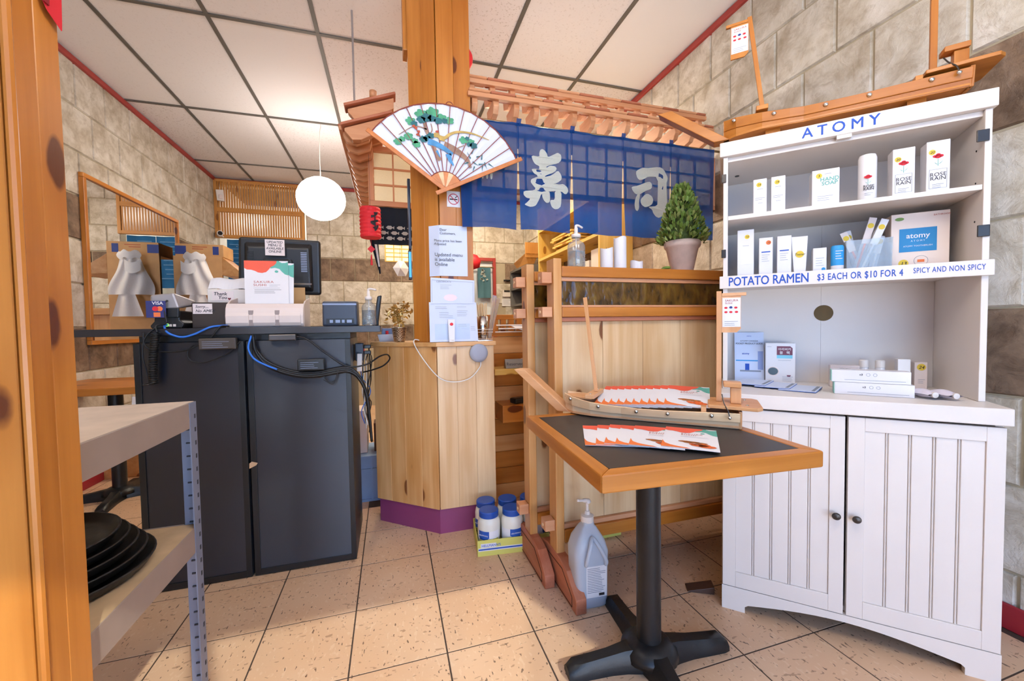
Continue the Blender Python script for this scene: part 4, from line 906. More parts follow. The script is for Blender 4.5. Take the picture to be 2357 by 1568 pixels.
B().lathe([(.06, 0), (.075, .03), (.05, .14), (.015, .23), (0, .24)], (0, 0, .13), 16).build('inner_core', mat('core_green', '#3c4a20', .9), pt)
sg = tag(B().tube(catmull([(1.215, 1.60, TZ+.004), (1.235, 1.60, TZ+.02), (1.265, 1.60, TZ+.022)], 4), .007, 6).build('fallen_sprig', 'leaf', smooth=True), 'small green sprig lying beside the clay pot', 'sprig')

# ---------------------------------------------------------------- white hutch cabinet, turned forty five degrees
HR = -PI/4
HL = Vector((1.173, 1.191, 0))
def hut(u, n, z): return (HL.x+(u+n)*.70711, HL.y+(n-u)*.70711, z)
hc = thing('white_hutch_cabinet', 'white hutch cabinet with open shelves over two beadboard doors', 'cabinet', HL, HR)
CW, CD, H0, HB = .725, .44, .105, .425
B().box(0, .018, .02, CD, 0, .765).build('base_side', W, hc, bev=.0015); B().box(CW-.018, CW, .02, CD, 0, .765).build('base_side', W, hc, bev=.0015)
B().box(.0185, CW-.0185, CD-.012, CD, .08, .765).build('base_back', W, hc); B().box(.0185, CW-.0185, .025, CD-.013, .09, .106).build('base_floor', W, hc)
arch = [(0, 0), (.075, 0), (.075, .022), (.085, .03)]+[(.085+.555*i/14, .03+.034*math.sin(PI*i/14)) for i in range(1, 14)]+[(.64, .03), (.65, .022), (.65, 0), (CW, 0), (CW, .088), (0, .088)]
B().prism(arch, 'y', 0, .0195).build('arched_plinth', W, hc)
B().box(-.006, CW+.008, -.012, CD+.0, .766, .816).build('worktop', W, hc, bev=.003)
def bead_door(x0, x1, knob_x):
    d = B().box(x0, x1, .009, .019, .09, .7585).build('door', W, hc)
    a, b_ = x0+.042, x1-.04
    for q in ((x0, a, .09, .7585), (b_, x1, .09, .7585), (a, b_, .09, .146), (a, b_, .715, .7585)): B().box(q[0], q[1], 0, .0089, q[2], q[3]).build('door_frame', W, d, bev=.0012)
    n = 5; dx = (b_-a)/n
    for i in range(n): B().box(a+dx*i+.004*(i > 0), a+dx*(i+1)-.004*(i < n-1), .0045, .0089, .1462, .7148).build('bead_board', W, d, bev=.002)
    for i in range(1, n): B().cyl((a+dx*i, .0068, .1463), (a+dx*i, .0068, .7147), .0022, 8).build('bead', W, d)
    kb_ = smooth_by_angle(B().lathe([(.004, 0), (.004, .008), (.010, .013), (.0125, .019), (.010, .024), (0, .026)], n=18).build('knob', 'dark_metal', d))
    kb_.location = (knob_x, -.0002, .427); kb_.rotation_euler = (PI/2, 0, 0)
    return d
bead_door(.002, .359, .335); bead_door(.367, CW-.002, .388)
# hutch
B().box(0, .016, H0, HB, .8165, 1.71).build('hutch_side', W, hc, bev=.0015); B().box(.704, .72, H0, HB, .8165, 1.71).build('hutch_side', W, hc, bev=.0015)
B().box(.0165, .36, HB-.006, HB, .8165, 1.71).build('back_panel', W, hc); B().box(.3605, .7035, HB-.006, HB, .8165, 1.71).build('back_panel', W, hc)
B().box(-.012, .728, H0-.012, HB, 1.7105, 1.764).build('cornice', W, hc, bev=.003)
B().box(.0165, .7035, H0+.012, HB-.007, 1.694, 1.7098).build('hutch_top', W, hc)
B().box(.0165, .7035, H0+.004, HB-.007, 1.470, 1.486).build('shelf', W, hc, bev=.0015)
B().box(.0165, .7035, H0+.008, HB-.007, 1.218, 1.234).build('shelf', W, hc, bev=.0015)
B().box(-.012, .728, H0-.012, H0-.0005, 1.206, 1.254).build('shelf_rail', W, hc, bev=.002)
B().add([(.369+.033*math.cos(a), HB-.0068, 1.108+.033*math.sin(a)) for a in [2*PI*i/28 for i in range(28)]], [tuple(range(28))]).build('cable_hole', mat('hole_dark', '#6b5430', .7), hc)
for u_, z in ((.697, 1.631), (.703, 1.343)): B().box(u_-.012, u_+.016, H0-.005, H0-.0002, z-.018, z+.018).build('hinge', 'dark_metal', hc, bev=.002)
for z in (1.63, 1.342): B().box(-.006, .010, H0-.006, H0-.0003, z-.016, z+.016).build('hinge', 'dark_metal', hc, bev=.002)
B().box(.345, .385, H0-.010, H0+.006, 1.698, 1.7102).build('catch', W, hc)
for u_, n_, z in ((.05, .3, 1.693), (.66, .3, 1.693)): B().cyl((u_, n_, z+.001), (u_, n_, z-.0015), .008, 12).build('cam_cap', 'dark_metal', hc)
for n_, z in ((.15, 1.6), (.15, 1.50), (.15, 1.38), (.38, 1.38)): B().cyl((.7038, n_, z), (.7028, n_, z), .003, 8).build('peg_hole', 'ink', hc)
fy = H0-.0126
text(hc, 'ATOMY', 'ink_blue', .049, (.352, fy, 1.7225), al='CENTER', sp=1.5, fit=.213, bold=.012)
text(hc, 'POTATO RAMEN', 'ink_blue', .046, (.018, fy, 1.2155), fit=.250, bold=.014); text(hc, '$3 EACH OR $10 FOR 4', 'ink_blue', .032, (.294, fy, 1.2185), fit=.226, sp=1.1, bold=.012); text(hc, 'SPICY AND NON SPICY', 'ink_blue', .0245, (.545, fy, 1.2245), fit=.163, sp=1.1, bold=.006)

# cartons and bottles on the hutch shelves
def carton(name, label, u, n, z, wd, dp, h, group, m='white_gloss', rz=0.0):
    t = thing(name, label, 'box', hut(u, n, z), HR+rz, group)
    B().box(0, wd, 0, dp, 0, h).build('carton_body', m, t, bev=.0012, seg=1)
    return t
def dot(t, x, z, s, r=.011, m='yellow_dot', y=-.0006):
    B().add([(x+r*math.cos(a), y, z+r*math.sin(a)) for a in [2*PI*i/18 for i in range(18)]], [tuple(range(18))]).build('price_sticker', m, t)
    if s: text(t, s, 'ink', r*1.25, (x, y-.0004, z-r*.45), al='CENTER', shear=.2, bold=.01)
G1 = 'white product boxes on the top hutch shelf'
for u_, wd, s, lb in ((.101, .043, '14', 'slim white carton with a yellow price dot, first on the top shelf'), (.158, .044, '19', 'slim white carton with a yellow price dot, second on the top shelf')):
    t = carton('skin_care_carton', lb, u_, H0+.016, 1.4865, wd, .045, .126, G1); dot(t, wd*.42, .105, s, .0085); lines(t, 'grey_ink', .012, .032, .088, 1, .01, -.0006); lines(t, 'grey_ink', .006, .038, .055, 2, .006, -.0006); lines(t, 'grey_ink', .015, .03, .036, 1, .006, -.0006)
t = carton('hand_soap_carton', 'wide white hand soap carton with green lettering on the top shelf', .281, H0+.016, 1.4865, .078, .06, .124, G1)
dot(t, .02, .103, '5', .009); text(t, 'HAND\nSOAP', 'teal', .0185, (.05, -.0006, .083), al='CENTER', bold=.01, ls=.78); lines(t, 'grey_ink', .036, .056, .107, 1, .01, -.0006); lines(t, 'grey_ink', .016, .062, .03, 3, .007, -.0006)
def rose(t, x, z, s=1.0, y=-.0007):
    b = B()
    for dx, dz, r in ((0, 0, .0085), (-.007, .001, .006), (.007, .001, .006), (0, .005, .006)): b.add([(x+(dx+r*math.cos(a))*s, y, z+(dz+r*.75*math.sin(a))*s) for a in [2*PI*i/9 for i in range(9)]], [tuple(range(9))])
    b.build('print', 'red', t)
    B().box(x-.0006*s, x+.0006*s, y-.0001, y+.0002, z-.03*s, z-.007*s).add([(x, y, z-.026*s), (x+.012*s, y, z-.014*s), (x+.006*s, y, z-.022*s)], [(0, 1, 2)]).add([(x, y, z-.026*s), (x-.010*s, y, z-.016*s), (x-.005*s, y, z-.023*s)], [(0, 1, 2)]).build('print', 'teal', t)
t = thing('lotion_bottle', 'white oval lotion bottle with a red rose print on the top shelf', 'bottle', hut(.440, H0+.045, 1.4865), HR)
smooth_by_angle(B().lathe([(.023, 0), (.0255, .004), (.0255, .145), (.022, .156), (.012, .160), (0, .161)], n=28, sy=.8).build('bottle_body', 'white_gloss', t))
rose(t, -.003, .077, .85, -.0225); text(t, 'ROSE\nRAIN', 'ink', .0125, (-.001, -.0222, .042), al='CENTER', ls=.72, bold=.01); lines(t, 'grey_ink', -.012, .012, .022, 2, .006, -.022)
for u_, wd, h, s, lb in ((.498, .055, .152, '20', 'white rose rain carton with a yellow twenty sticker, beside the oval bottle'), (.580, .055, .158, '20', 'white rose rain carton nearest the hutch side panel on the top shelf')):
    t = carton('rose_rain_carton', lb, u_, H0+.016, 1.4865, wd, .05, h, G1); dot(t, .013, h-.035, s, .0085); rose(t, .027, h-.05)
    B().tube([(.007, -.0004, .008), (.007, -.0004, .068), (.048, -.0004, .068), (.048, -.0004, .008), (.007, -.0004, .008)], .0005, 4).build('print', 'grey_ink', t)
    text(t, 'ROSE\nRAIN', 'ink', .0165, (.0275, -.0007, .046), al='CENTER', ls=.75); lines(t, 'grey_ink', .014, .042, .02, 3, .005, -.0007)
G2 = 'white products on the second hutch shelf'; Z2 = 1.2345; N2 = H0+.06
t = carton('tall_carton', 'tall plain white carton at the hinge end of the second shelf', .05, N2, Z2, .056, .055, .203, G2); dot(t, .033, .175, '10', .0085); lines(t, 'grey_ink', .018, .04, .14, 1, .01, -.0006)
B().box(.012, .046, -.0009, -.0004, .068, .074).build('print', 'paper', t)
for u_, s, lb in ((.123, '10', 'white carton with a blue band and orange dot on the second shelf'), (.182, '', 'white carton with a blue band and no dot on the second shelf')):
    t = carton('blue_band_carton', lb, u_, N2, Z2, .045, .045, .165, G2)
    if s: dot(t, .031, .145, s, .0085, 'orange_ink')
    B().box(.008, .037, -.0009, -.0004, .108, .112).build('print', 'ink_blue', t); lines(t, 'grey_ink', .009, .036, .098, 4, .008, -.0006)
t = thing('cream_tube', 'white cream tube with a round gold sticker on the second shelf', 'tube', hut(.254, N2+.02, Z2), HR)
B().add([(-.018, -.015, .02), (.018, -.015, .02), (.018, .015, .02), (-.018, .015, .02), (-.026, -.0015, .16), (.026, -.0015, .16), (.026, .0015, .16), (-.026, .0015, .16)], [(0, 3, 2, 1), (4, 5, 6, 7), (0, 1, 5, 4), (1, 2, 6, 5), (2, 3, 7, 6), (3, 0, 4, 7)]).build('tube_body', 'white_gloss', t, bev=.004)
B().cyl((0, 0, 0), (0, 0, .0195), .017, 20).build('cap', 'white_gloss', t, smooth=False); dot(t, .0, .092, '', .013, 'yellow_dot', -.0098); text(t, 'Tester', 'ink', .012, (0, -.0104, .088), al='CENTER', shear=.3)
t = carton('small_carton', 'small white carton with a blue dot on the second shelf', .293, N2, Z2, .040, .04, .108, G2); lines(t, 'grey_ink', .008, .034, .07, 4, .009, -.0006); dot(t, .031, .03, '', .006, 'sky_blue')
t = thing('sunscreen_stick', 'small blue and white oval bottle on the second shelf', 'bottle', hut(.366, N2+.012, Z2), HR)
smooth_by_angle(B().lathe([(.017, 0), (.019, .003), (.019, .04)], n=24, sy=.75).build('white_base', 'white_gloss', t)); smooth_by_angle(B().lathe([(.0192, .0401), (.0192, .106), (.016, .112), (0, .113)], n=24, sy=.75).build('blue_cap', 'sky_blue', t)); lines(t, 'paper', -.008, .014, .09, 4, .009, -.0152, .002)
gj = thing('clear_jar', 'square clear plastic jar holding packaged toothbrushes', 'jar', hut(.452, N2+.055, Z2), HR)
B().add([(-.06, -.05, 0), (.06, -.05, 0), (.06, .05, 0), (-.06, .05, 0), (-.062, -.052, .125), (.062, -.052, .125), (.062, .052, .125), (-.062, .052, .125)], [(0, 3, 2, 1), (0, 1, 5, 4), (1, 2, 6, 5), (2, 3, 7, 6), (3, 0, 4, 7)]).build('jar_wall', 'clear_plastic', gj, solid=.003)
rn = random.Random(4)
for i, (x, l, dx, c) in enumerate(((-.02, .20, .07, 'paper'), (-.03, .205, .05, 'ivory'), (-.035, .2, .085, 'paper'), (0, .17, -.06, 'ivory'), (.02, .14, .03, 'paper'), (-.01, .17, -.035, 'paper'))):
    t = thing('packaged_toothbrush', 'packaged toothbrush in the clear jar, %s' % ('leaning toward the big box in front', 'leaning toward the big box behind', 'reaching farthest toward the big box', 'leaning toward the blue bottle', 'shortest one standing upright', 'second one leaning toward the blue bottle')[i], 'toothbrush', hut(.452+x, N2+.03+.010*i, Z2+.006), HR, 'packaged toothbrushes')
    e = Vector((dx, .005, math.sqrt(max(.001, l*l-dx*dx)))); B().bar((0, 0, 0), e, .022, .005, (0, 1, 0)).build('clear_pack', 'wrap', t); B().bar(e*.55+Vector((0, -.003, 0)), e+Vector((0, -.003, 0)), .021, .0012, (0, 1, 0)).build('header_card', c, t); B().bar(e*.05+Vector((0, -.001, 0)), e*.8+Vector((0, -.001, 0)), .006, .004, (0, 1, 0)).build('brush', 'orange_ink' if i % 2 else 'paper', t)
    c_ = e*.86; dot(t, c_.x, c_.z, '', .009, 'yellow_dot', c_.y-.004)
bx = carton('toothpaste_box', 'large peach box with a blue brand panel on the second shelf', .522, N2+.05, Z2, .150, .055, .208, G2, 'peach_box', .02)
B().box(.022, .118, -.0010, -.0004, .075, .155).build('print', mat('brand_blue', '#1f7fb6', .5), bx); text(bx, 'atomy', 'paper', .024, (.07, -.0014, .122), al='CENTER', bold=.015); text(bx, 'A T O M Y', 'paper', .008, (.07, -.0014, .109), al='CENTER'); text(bx, 'ATOMY TOOTHBRUSH', 'paper', .0072, (.07, -.0014, .092), al='CENTER')
dot(bx, .034, .036, '13', .0135); text(bx, 'BATHROOM', 'rust', .0075, (.13, -.0008, .192), al='CENTER'); B().add([(.022+.012*math.cos(a), -.0008, .19+.006*math.sin(a)) for a in [2*PI*i/12 for i in range(12)]], [tuple(range(12))]).build('print', 'leaf', bx); B().box(.07, .088, -.0008, -.0003, .038, .047).build('print', 'orange_ink', bx)
B().tube([(.079+.018*math.cos(a), -.0004, .043+.017*math.sin(a)) for a in [2*PI*i/20 for i in range(21)]], .0005, 4).build('print', 'grey_ink', bx)

# things on the hutch worktop
ZW = .8165
pg = thing('product_guide', 'tall white product guide leaflet leaning at the back of the worktop', 'leaflet', hut(.046, .372, ZW), HR)
B().hexa([(0, 0, 0), (.112, 0, 0), (.112, .003, 0), (0, .003, 0)], [(-.002, .03, .213), (.110, .03, .213), (.110, .033, .213), (-.002, .033, .213)]).build('cover', 'paper_blue', pg)
gu, gn = (0, .14, .99), -.0008
def pgp(z): return .1408*z-.0008
text(pg, 'ATOMY CANADA', 'ink', .0085, (.055, pgp(.172), .172), up=gu, al='CENTER'); text(pg, 'POCKET PRODUCT GUIDE', 'ink', .0105, (.055, pgp(.16), .16), up=gu, al='CENTER', sx=.82, bold=.01); text(pg, 'atomy', 'ink_blue', .007, (.055, pgp(.195), .195), up=gu, al='CENTER')
text(pg, 'atomy', 'ink_blue', .011, (.042, pgp(.116), .116), up=gu, al='CENTER', bold=.02)
for x0, x1, z0, z1, m in ((.004, .088, .086, .091, 'sky_blue'), (.088, .108, .05, .13, mat('dusty_blue', '#8fa0d0', .6)), (.04, .056, .047, .075, 'ink_blue'), (.02, .1, .04, .0465, 'grey_ink')): B().add([(x0, pgp(z0)+.0002, z0), (x1, pgp(z0)+.0002, z0), (x1, pgp(z1)+.0002, z1), (x0, pgp(z1)+.0002, z1)], [(0, 1, 2, 3)]).build('print', m, pg)
cf = carton('coffee_box', 'white coffee carton with a cup picture and plum label on the worktop', .160, .345, ZW, .105, .045, .168, 'boxes on the worktop')
B().prism([(.04, .118), (.095, .118), (.095, .147), (.087, .155), (.04, .155)], 'y', -.0009, -.0003).build('print', 'plum', cf); B().box(.04, .095, -.0008, -.0003, .104, .1178).build('print', 'cyan', cf)
text(cf, '아라비카', 'paper', .0125, (.0675, -.0013, .138), al='CENTER', bold=.01); text(cf, '블  랙', 'paper', .0135, (.0675, -.0013, .123), al='CENTER', bold=.015, sp=1.2); text(cf, 'atomy', 'grey_ink', .006, (.006, -.0007, .152)); lines(cf, 'grey_ink', .045, .092, .095, 1, .01, -.0006); lines(cf, 'grey_ink', .06, .1, .026, 4, .006, -.0006, seed=3)
for r, ry, m, y in ((.024, .022, 'paper', -.0006), (.022, .020, 'ivory', -.0008), (.018, .016, mat('coffee_dark', '#4c5e66', .3), -.001)): B().add([(.027+r*math.cos(a), y, .049+ry*math.sin(a)) for a in [2*PI*i/24 for i in range(24)]], [tuple(range(24))]).build('print', m, cf)
B().prism([(.075, .034), (.09, .034), (.087, .028), (.078, .028)], 'y', -.0008, -.0003).build('print', 'plum', cf)
for i in range(3):
    t = thing('brochure', ('thin blue edged brochure lying on the worktop beside the boat helm', 'thin blue edged brochure in the middle of the three on the worktop', 'thin blue edged brochure pointing toward the long white boxes')[i], 'brochure', hut(.035+.075*i, .20-.035*i, ZW+.002+.0035*(2-i)), HR-.30, 'brochures on the worktop', rot=(.02, -.01, HR-.30))
    B().box(0, .115, 0, .14, 0, .002).build('pages', 'paper_blue', t); B().box(-.0004, .1154, -.0006, .1404, -.0018, -.0002).build('cover', mat('cover_blue', '#3d62b0', .5), t); B().box(.1, .11, .01, .13, .0021, .0024).build('print', 'grey_ink', t)
for i, (u_, n_, z) in enumerate(((.352, .118, ZW), (.345, .125, ZW+.0425))):
    t = thing('long_product_box', ('lower of two long white boxes with mint ends on the worktop', 'upper of two long white boxes with mint ends on the worktop')[i], 'box', hut(u_, n_, z), HR-.10, 'long white boxes')
    B().box(0, .205, 0, .055, 0, .042).build('box_body', 'white_gloss', t, bev=.001); B().box(-.0015, .0005, .001, .054, .001, .041).build('mint_end', 'mint', t)
    lines(t, 'grey_ink', .035, .2, .008, 1, .01, -.0006); text(t, 'n3', 'ink', .009, (.075, -.0006, .025), bold=.02)
    for x in (.098, .116): B().tube([(x+.005*math.cos(a), -.0004, .028+.005*math.sin(a)) for a in [2*PI*i_/12 for i_ in range(13)]], .0004, 4).build('print', 'grey_ink', t)
ab = carton('upright_brand_carton', 'pale carton with brand name standing behind the long white boxes', .372, .30, ZW, .09, .03, .085, 'boxes on the worktop', 'ivory'); text(ab, 'atomy', 'ink', .013, (.045, -.0006, .068), al='CENTER')
for i, u_ in enumerate((.480, .528)):
    t = thing('white_jar', ('white cylinder bottle behind the long boxes, nearer the brand carton', 'white cylinder bottle behind the long boxes, nearer the tall white carton')[i], 'bottle', hut(u_, .33, ZW), HR); smooth_by_angle(B().lathe([(.012, 0), (.0145, .003), (.0145, .078)], n=22).build('bottle_body', 'white_gloss', t)); smooth_by_angle(B().lathe([(.0146, .0785), (.0146, .103), (.012, .106), (0, .106)], n=22).build('cap', W, t))
carton('plain_carton', 'plain slim white carton standing behind the ends of the long boxes', .576, .32, ZW, .036, .032, .112, 'boxes on the worktop')
t = carton('priced_carton', 'slim pale pink carton with a yellow twenty four sticker on the worktop', .628, .34, ZW, .036, .032, .10, 'boxes on the worktop', 'ivory'); dot(t, .019, .082, '24', .0125); lines(t, 'grey_ink', .01, .03, .035, 3, .006, -.0006)
for i in range(2):
    t = thing('pouch', ('plump clear lilac pouch on the worktop beside the long boxes', 'plump clear lilac pouch nearest the hutch side panel')[i], 'pouch', hut(.600+.048*i, .085, ZW), HR, 'lilac pouches', rot=(0, 0, HR+.35))
    smooth_by_angle(B().grid(lambda u, v: (.048*(u-.5)*(1-.15*abs(2*v-1)), .11*v, .016+.015*math.sin(PI*u)*math.sin(PI*min(1, v+.1))), 8, 8).grid(lambda u, v: (.048*(.5-u)*(1-.15*abs(2*v-1)), .11*v, .015-.013*math.sin(PI*u)*math.sin(PI*min(1, v+.1))), 8, 8).build('pouch_skin', mat('lilac', '#e6dce8', .25, var=.1, scale=40), t)); cp = B().lathe([(.009, 0), (.009, .008), (0, .009)], n=14).build('cap', W, t); cp.rotation_euler = (PI/2, 0, 0); cp.location = (0, .006, .016)

# ---------------------------------------------------------------- wooden sushi boats
def boat(name, label, loc, rz, s=1.0, tone='boat', flag_dir=1, mirror=False):
    """local x from bow (0) to stern (.58), y across 0...14, z up from the table"""
    t = thing(name, label, 'model boat', loc, rz)
    W2 = .075; YC = .07
    def half(x): return W2*min(1, .30+.95*math.sqrt(max(0, x/.20))) if x < .2 else W2*(1.0-.10*((x-.2)/.4)**2*1.0) if False else W2*min(1, .34+.66*math.sin(min(1, x/.30)*PI/2))
    def sheer(x): return .044+.030*max(0, (1-x/.30))**2+.008*max(0, (x-.35)/.25)
    def keel(x): return .012*max(0, 1-x/.22)**2
    N = 16
    for sgn in (-1, 1):
        for k, (f0, f1, off) in enumerate(((0, .42, 0), (.42, 1.0, .004))):
            out = []; inn = []
            for i in range(N+1):
                x = .58*i/N; h = half(x)+off
                z0 = keel(x)+(sheer(x)-keel(x))*f0; z1 = keel(x)+(sheer(x)-keel(x))*f1
                out.append((x, YC+sgn*(h-.010*(1-f0)), z0, YC+sgn*(h-.010*(1-f1)), z1))
            vs = []
            for x, ya, za, yb, zb in out: vs += [(x, ya, za), (x, yb, zb), (x, yb-sgn*.009, zb), (x, ya-sgn*.009, za)]
            fs = []
            for i in range(N):
                a, b_ = 4*i, 4*i+4
                for j in range(4): fs.append((a+j, a+(j+1) % 4, b_+(j+1) % 4, b_+j))
            fs += [(0, 1, 2, 3), (4*N+3, 4*N+2, 4*N+1, 4*N)]
            B().add(vs, fs).build('hull_plank', wood('hull' if tone == 'boat' else tone, 'x', False), t, bev=.0012, seg=1)
        for x in (.03, .14, .27, .37, .50):
            o = B().lathe([(.0065, 0), (.0055, .002), (.003, .004), (0, .0045)], n=14).build('stud', 'chrome', t, smooth=True)
            o.location = (x, YC+sgn*(half(x)+.0042), sheer(x)-.010); o.rotation_euler = (PI/2*(1 if sgn < 0 else -1), 0, 0)
    prof = [(.58*i/N, half(.58*i/N)-.008) for i in range(N+1)]
    B().prism([(x, YC-h) for x, h in prof]+[(x, YC+h) for x, h in prof[::-1]], 'z', .004, .012).build('bottom_board', wood(tone, 'x', False), t)
    B().hexa([(.576, YC-.066, .0), (.585, YC-.066, .0), (.585, YC+.066, .0), (.576, YC+.066, .0)], [(.576, YC-.074, .056), (.585, YC-.074, .056), (.585, YC+.074, .056), (.576, YC+.074, .056)]).build('transom', wood(tone, 'y', False), t, bev=.001)
    # raking bow plank
    B().hexa([(-.030, YC-.030, .004), (.018, YC-.030, .004), (.018, YC+.030, .004), (-.030, YC+.030, .004)], [(-.212, YC-.030, .158), (-.165, YC-.030, .158), (-.165, YC+.030, .158), (-.212, YC+.030, .158)]).build('bow_plank', wood(tone, 'x', False), t, bev=.002)
    B().prism([(.0, YC-.026), (.11, YC-.055), (.11, YC+.055), (.0, YC+.026)], 'z', .060, .066).build('fore_deck', wood(tone, 'x', False), t)
    B().box(.092, .125, YC-.078, YC+.078, .0665, .082).build('thwart', wood(tone, 'y', False), t, bev=.002)
    for dy in (-.06, .06): B().lathe([(.005, 0), (.004, .002), (0, .003)], (.108, YC+dy, .082), 10).build('stud', 'chrome', t)
    B().bar((.115, YC, .083), (.075, YC, .435), .013, .010, (0, 1, 0)).build('mast', wood(tone, 'z', False), t, bev=.001)
    B().prism([(.49, YC-.072), (.625, YC-.09), (.64, YC-.07), (.64, YC+.07), (.625, YC+.09), (.49, YC+.072)], 'z', .062, .073).build('stern_deck', wood(tone, 'x', False), t, bev=.002)
    for dy in (-.05, .05): B().lathe([(.005, 0), (.004, .002), (0, .003)], (.60, YC+dy, .073), 10).build('stud', 'chrome', t)
    B().box(.47, .485, YC-.068, YC+.068, .03, .064).build('bulkhead', wood(tone, 'y', False), t)
    B().box(.515, .530, YC-.006, YC+.006, .0735, .435).build('mast', wood(tone, 'z', False), t, bev=.001)
    # helm post and tiller block
    B().box(.555, .585, YC-.035, YC-.010, .0735, .125).build('helm_post', wood(tone, 'z', False), t, bev=.002)
    B().hexa([(.535, YC-.04, .126), (.585, YC-.045, .126), (.585, YC-.0, .126), (.535, YC+.005, .126)], [(.535, YC-.04, .142), (.585, YC-.045, .142), (.585, YC-.0, .142), (.535, YC+.005, .142)]).build('helm_block', wood(tone, 'x', False), t, bev=.002)
    B().tube(catmull([(.53, YC-.05, .105), (.535, YC-.07, .08), (.545, YC-.085, .06), (.55, YC-.088, .042)], 5), .0018, 6).build('hook_cord', 'dark_metal', t); B().lathe([(0, -.006), (.005, -.003), (.006, 0), (.005, .003), (0, .006)], (.55, YC-.088, .038), 12).build('hook_ball', 'chrome', t, smooth=True)
    # banner
    x0, x1 = (.5305, .585) if flag_dir > 0 else (.020, .0725)
    B().box(x0 if flag_dir > 0 else .006, .60 if flag_dir > 0 else .0705, YC-.006, YC+.006, .418, .428).build('banner_arm', wood(tone, 'x', False), t, bev=.001)
    B().prism([(x0, .300), (x1-.012, .300), (x1, .312), (x1, .4175), (x0, .4175)], 'y', YC-.004, YC+.002).build('banner_board', wood(tone, 'z', False), t)
    B().box(x0+.002, x1-.001, YC-.0052, YC-.0041, .318, .412).build('flyer', 'paper', t)
    text(t, 'SAKURA', 'rust', .010, (x0+.028, YC-.0057, .400), al='CENTER'); text(t, 'SUSHI', 'rust', .008, (x0+.02, YC-.0057, .392), al='CENTER')
    b = B()
    for i, (dx, dz) in enumerate(((.012, .38), (.040, .38), (.012, .366), (.042, .366), (.026, .366))): b.add([(x0+dx+.005*math.cos(a), YC-.0057, dz+.0035*math.sin(a)) for a in [2*PI*q/8 for q in range(8)]], [tuple(range(8))])
    b.build('print', 'red', t)
    B().add([(x0+.026+.005*math.cos(a), YC-.0057, .381+.004*math.sin(a)) for a in [2*PI*q/8 for q in range(8)]], [tuple(range(8))]).build('print', 'navy', t); lines(t, 'grey_ink', x0+.008, x0+.048, .335, 3, .006, YC-.0057)
    return t
TT = .7425
b1 = boat('sushi_boat', 'pale wooden sushi boat full of menus on the small table', (.599, 1.364, TT), math.radians(-42.35))
b2 = boat('sushi_boat', 'orange wooden sushi boat standing on top of the white hutch', hut(.0, .165, 1.7645), HR, tone='orange', flag_dir=-1)
b2.scale = (1.2, 1.0, 1.10); b2.location.z += .048
for x in (.12, .46): B().box(x, x+.04, .03, .11, -.0430, .0035).build('cradle_block', wood('orange', 'y', False), b2)
# menus fanned inside the boat
M0 = thing('takeout_menu', 'takeout menu fanned in the boat, the copy nearest the bow mast', 'menu', (0, 0, 0), 0, 'menus fanned in the boat'); menu_parts(M0, False)
flush_text(); TEXTS.clear()
d1 = Vector((.7391, -.6736, 0)); n1_ = Vector((.6736, .7391, 0))
def place_menu(o, p, xdir, up):
    X_ = Vector(xdir).normalized(); U_ = Vector(up).normalized(); N_ = U_.cross(X_)  # local y
    U_ = X_.cross(N_)
    o.matrix_world = Matrix(((X_.x, N_.x, U_.x, p[0]), (X_.y, N_.y, U_.y, p[1]), (X_.z, N_.z, U_.z, p[2]), (0, 0, 0, 1)))
for i in range(10):
    o = M0 if i == 0 else copy_tree(M0, (0, 0, 0), 0)
    if i: o['label'] = 'takeout menu fanned in the boat, %s from the bow mast' % 'second third fourth fifth sixth seventh eighth ninth last'.split()[i-1]
    s_ = .118+.0265*i; base = Vector((.599, 1.364, TT))+d1*s_+n1_*.012
    place_menu(o, base+Vector((0, 0, .046+.0018*i)), d1+Vector((0, 0, -.02)), n1_*.93+d1*(.16-.028*i)+Vector((0, 0, .15)))
M1 = copy_tree(M0, (0, 0, 0), 0)
TLs = [(.595, 1.183), (.641, 1.167), (.679, 1.153), (.706, 1.128), (.740, 1.103), (.818, 1.053)]
ups = [(.42, .90), (.50, .86), (.57, .82), (.60, .80), (.62, .78), (.66, .75)]
for i, (q, up) in enumerate(zip(TLs, ups)):
    o = M1 if i == 0 else copy_tree(M0, (0, 0, 0), 0)
    o['label'] = 'takeout menu fanned on the black table top, %s' % ('bottom copy at the pine edge', 'second from the pine edge', 'third from the pine edge', 'fourth from the pine edge', 'fifth, partly under the top copy', 'top copy fully visible')[i]; o['group'] = 'menus fanned on the table'
    U_ = Vector((up[0], up[1], 0)).normalized(); X_ = Vector((U_.y, -U_.x, .0)); tl = Vector((q[0], q[1], TT+.002+.0016*i))
    place_menu(o, tl-U_*MENU_H, X_+Vector((0, 0, -.008)), U_+Vector((0, 0, .0)))

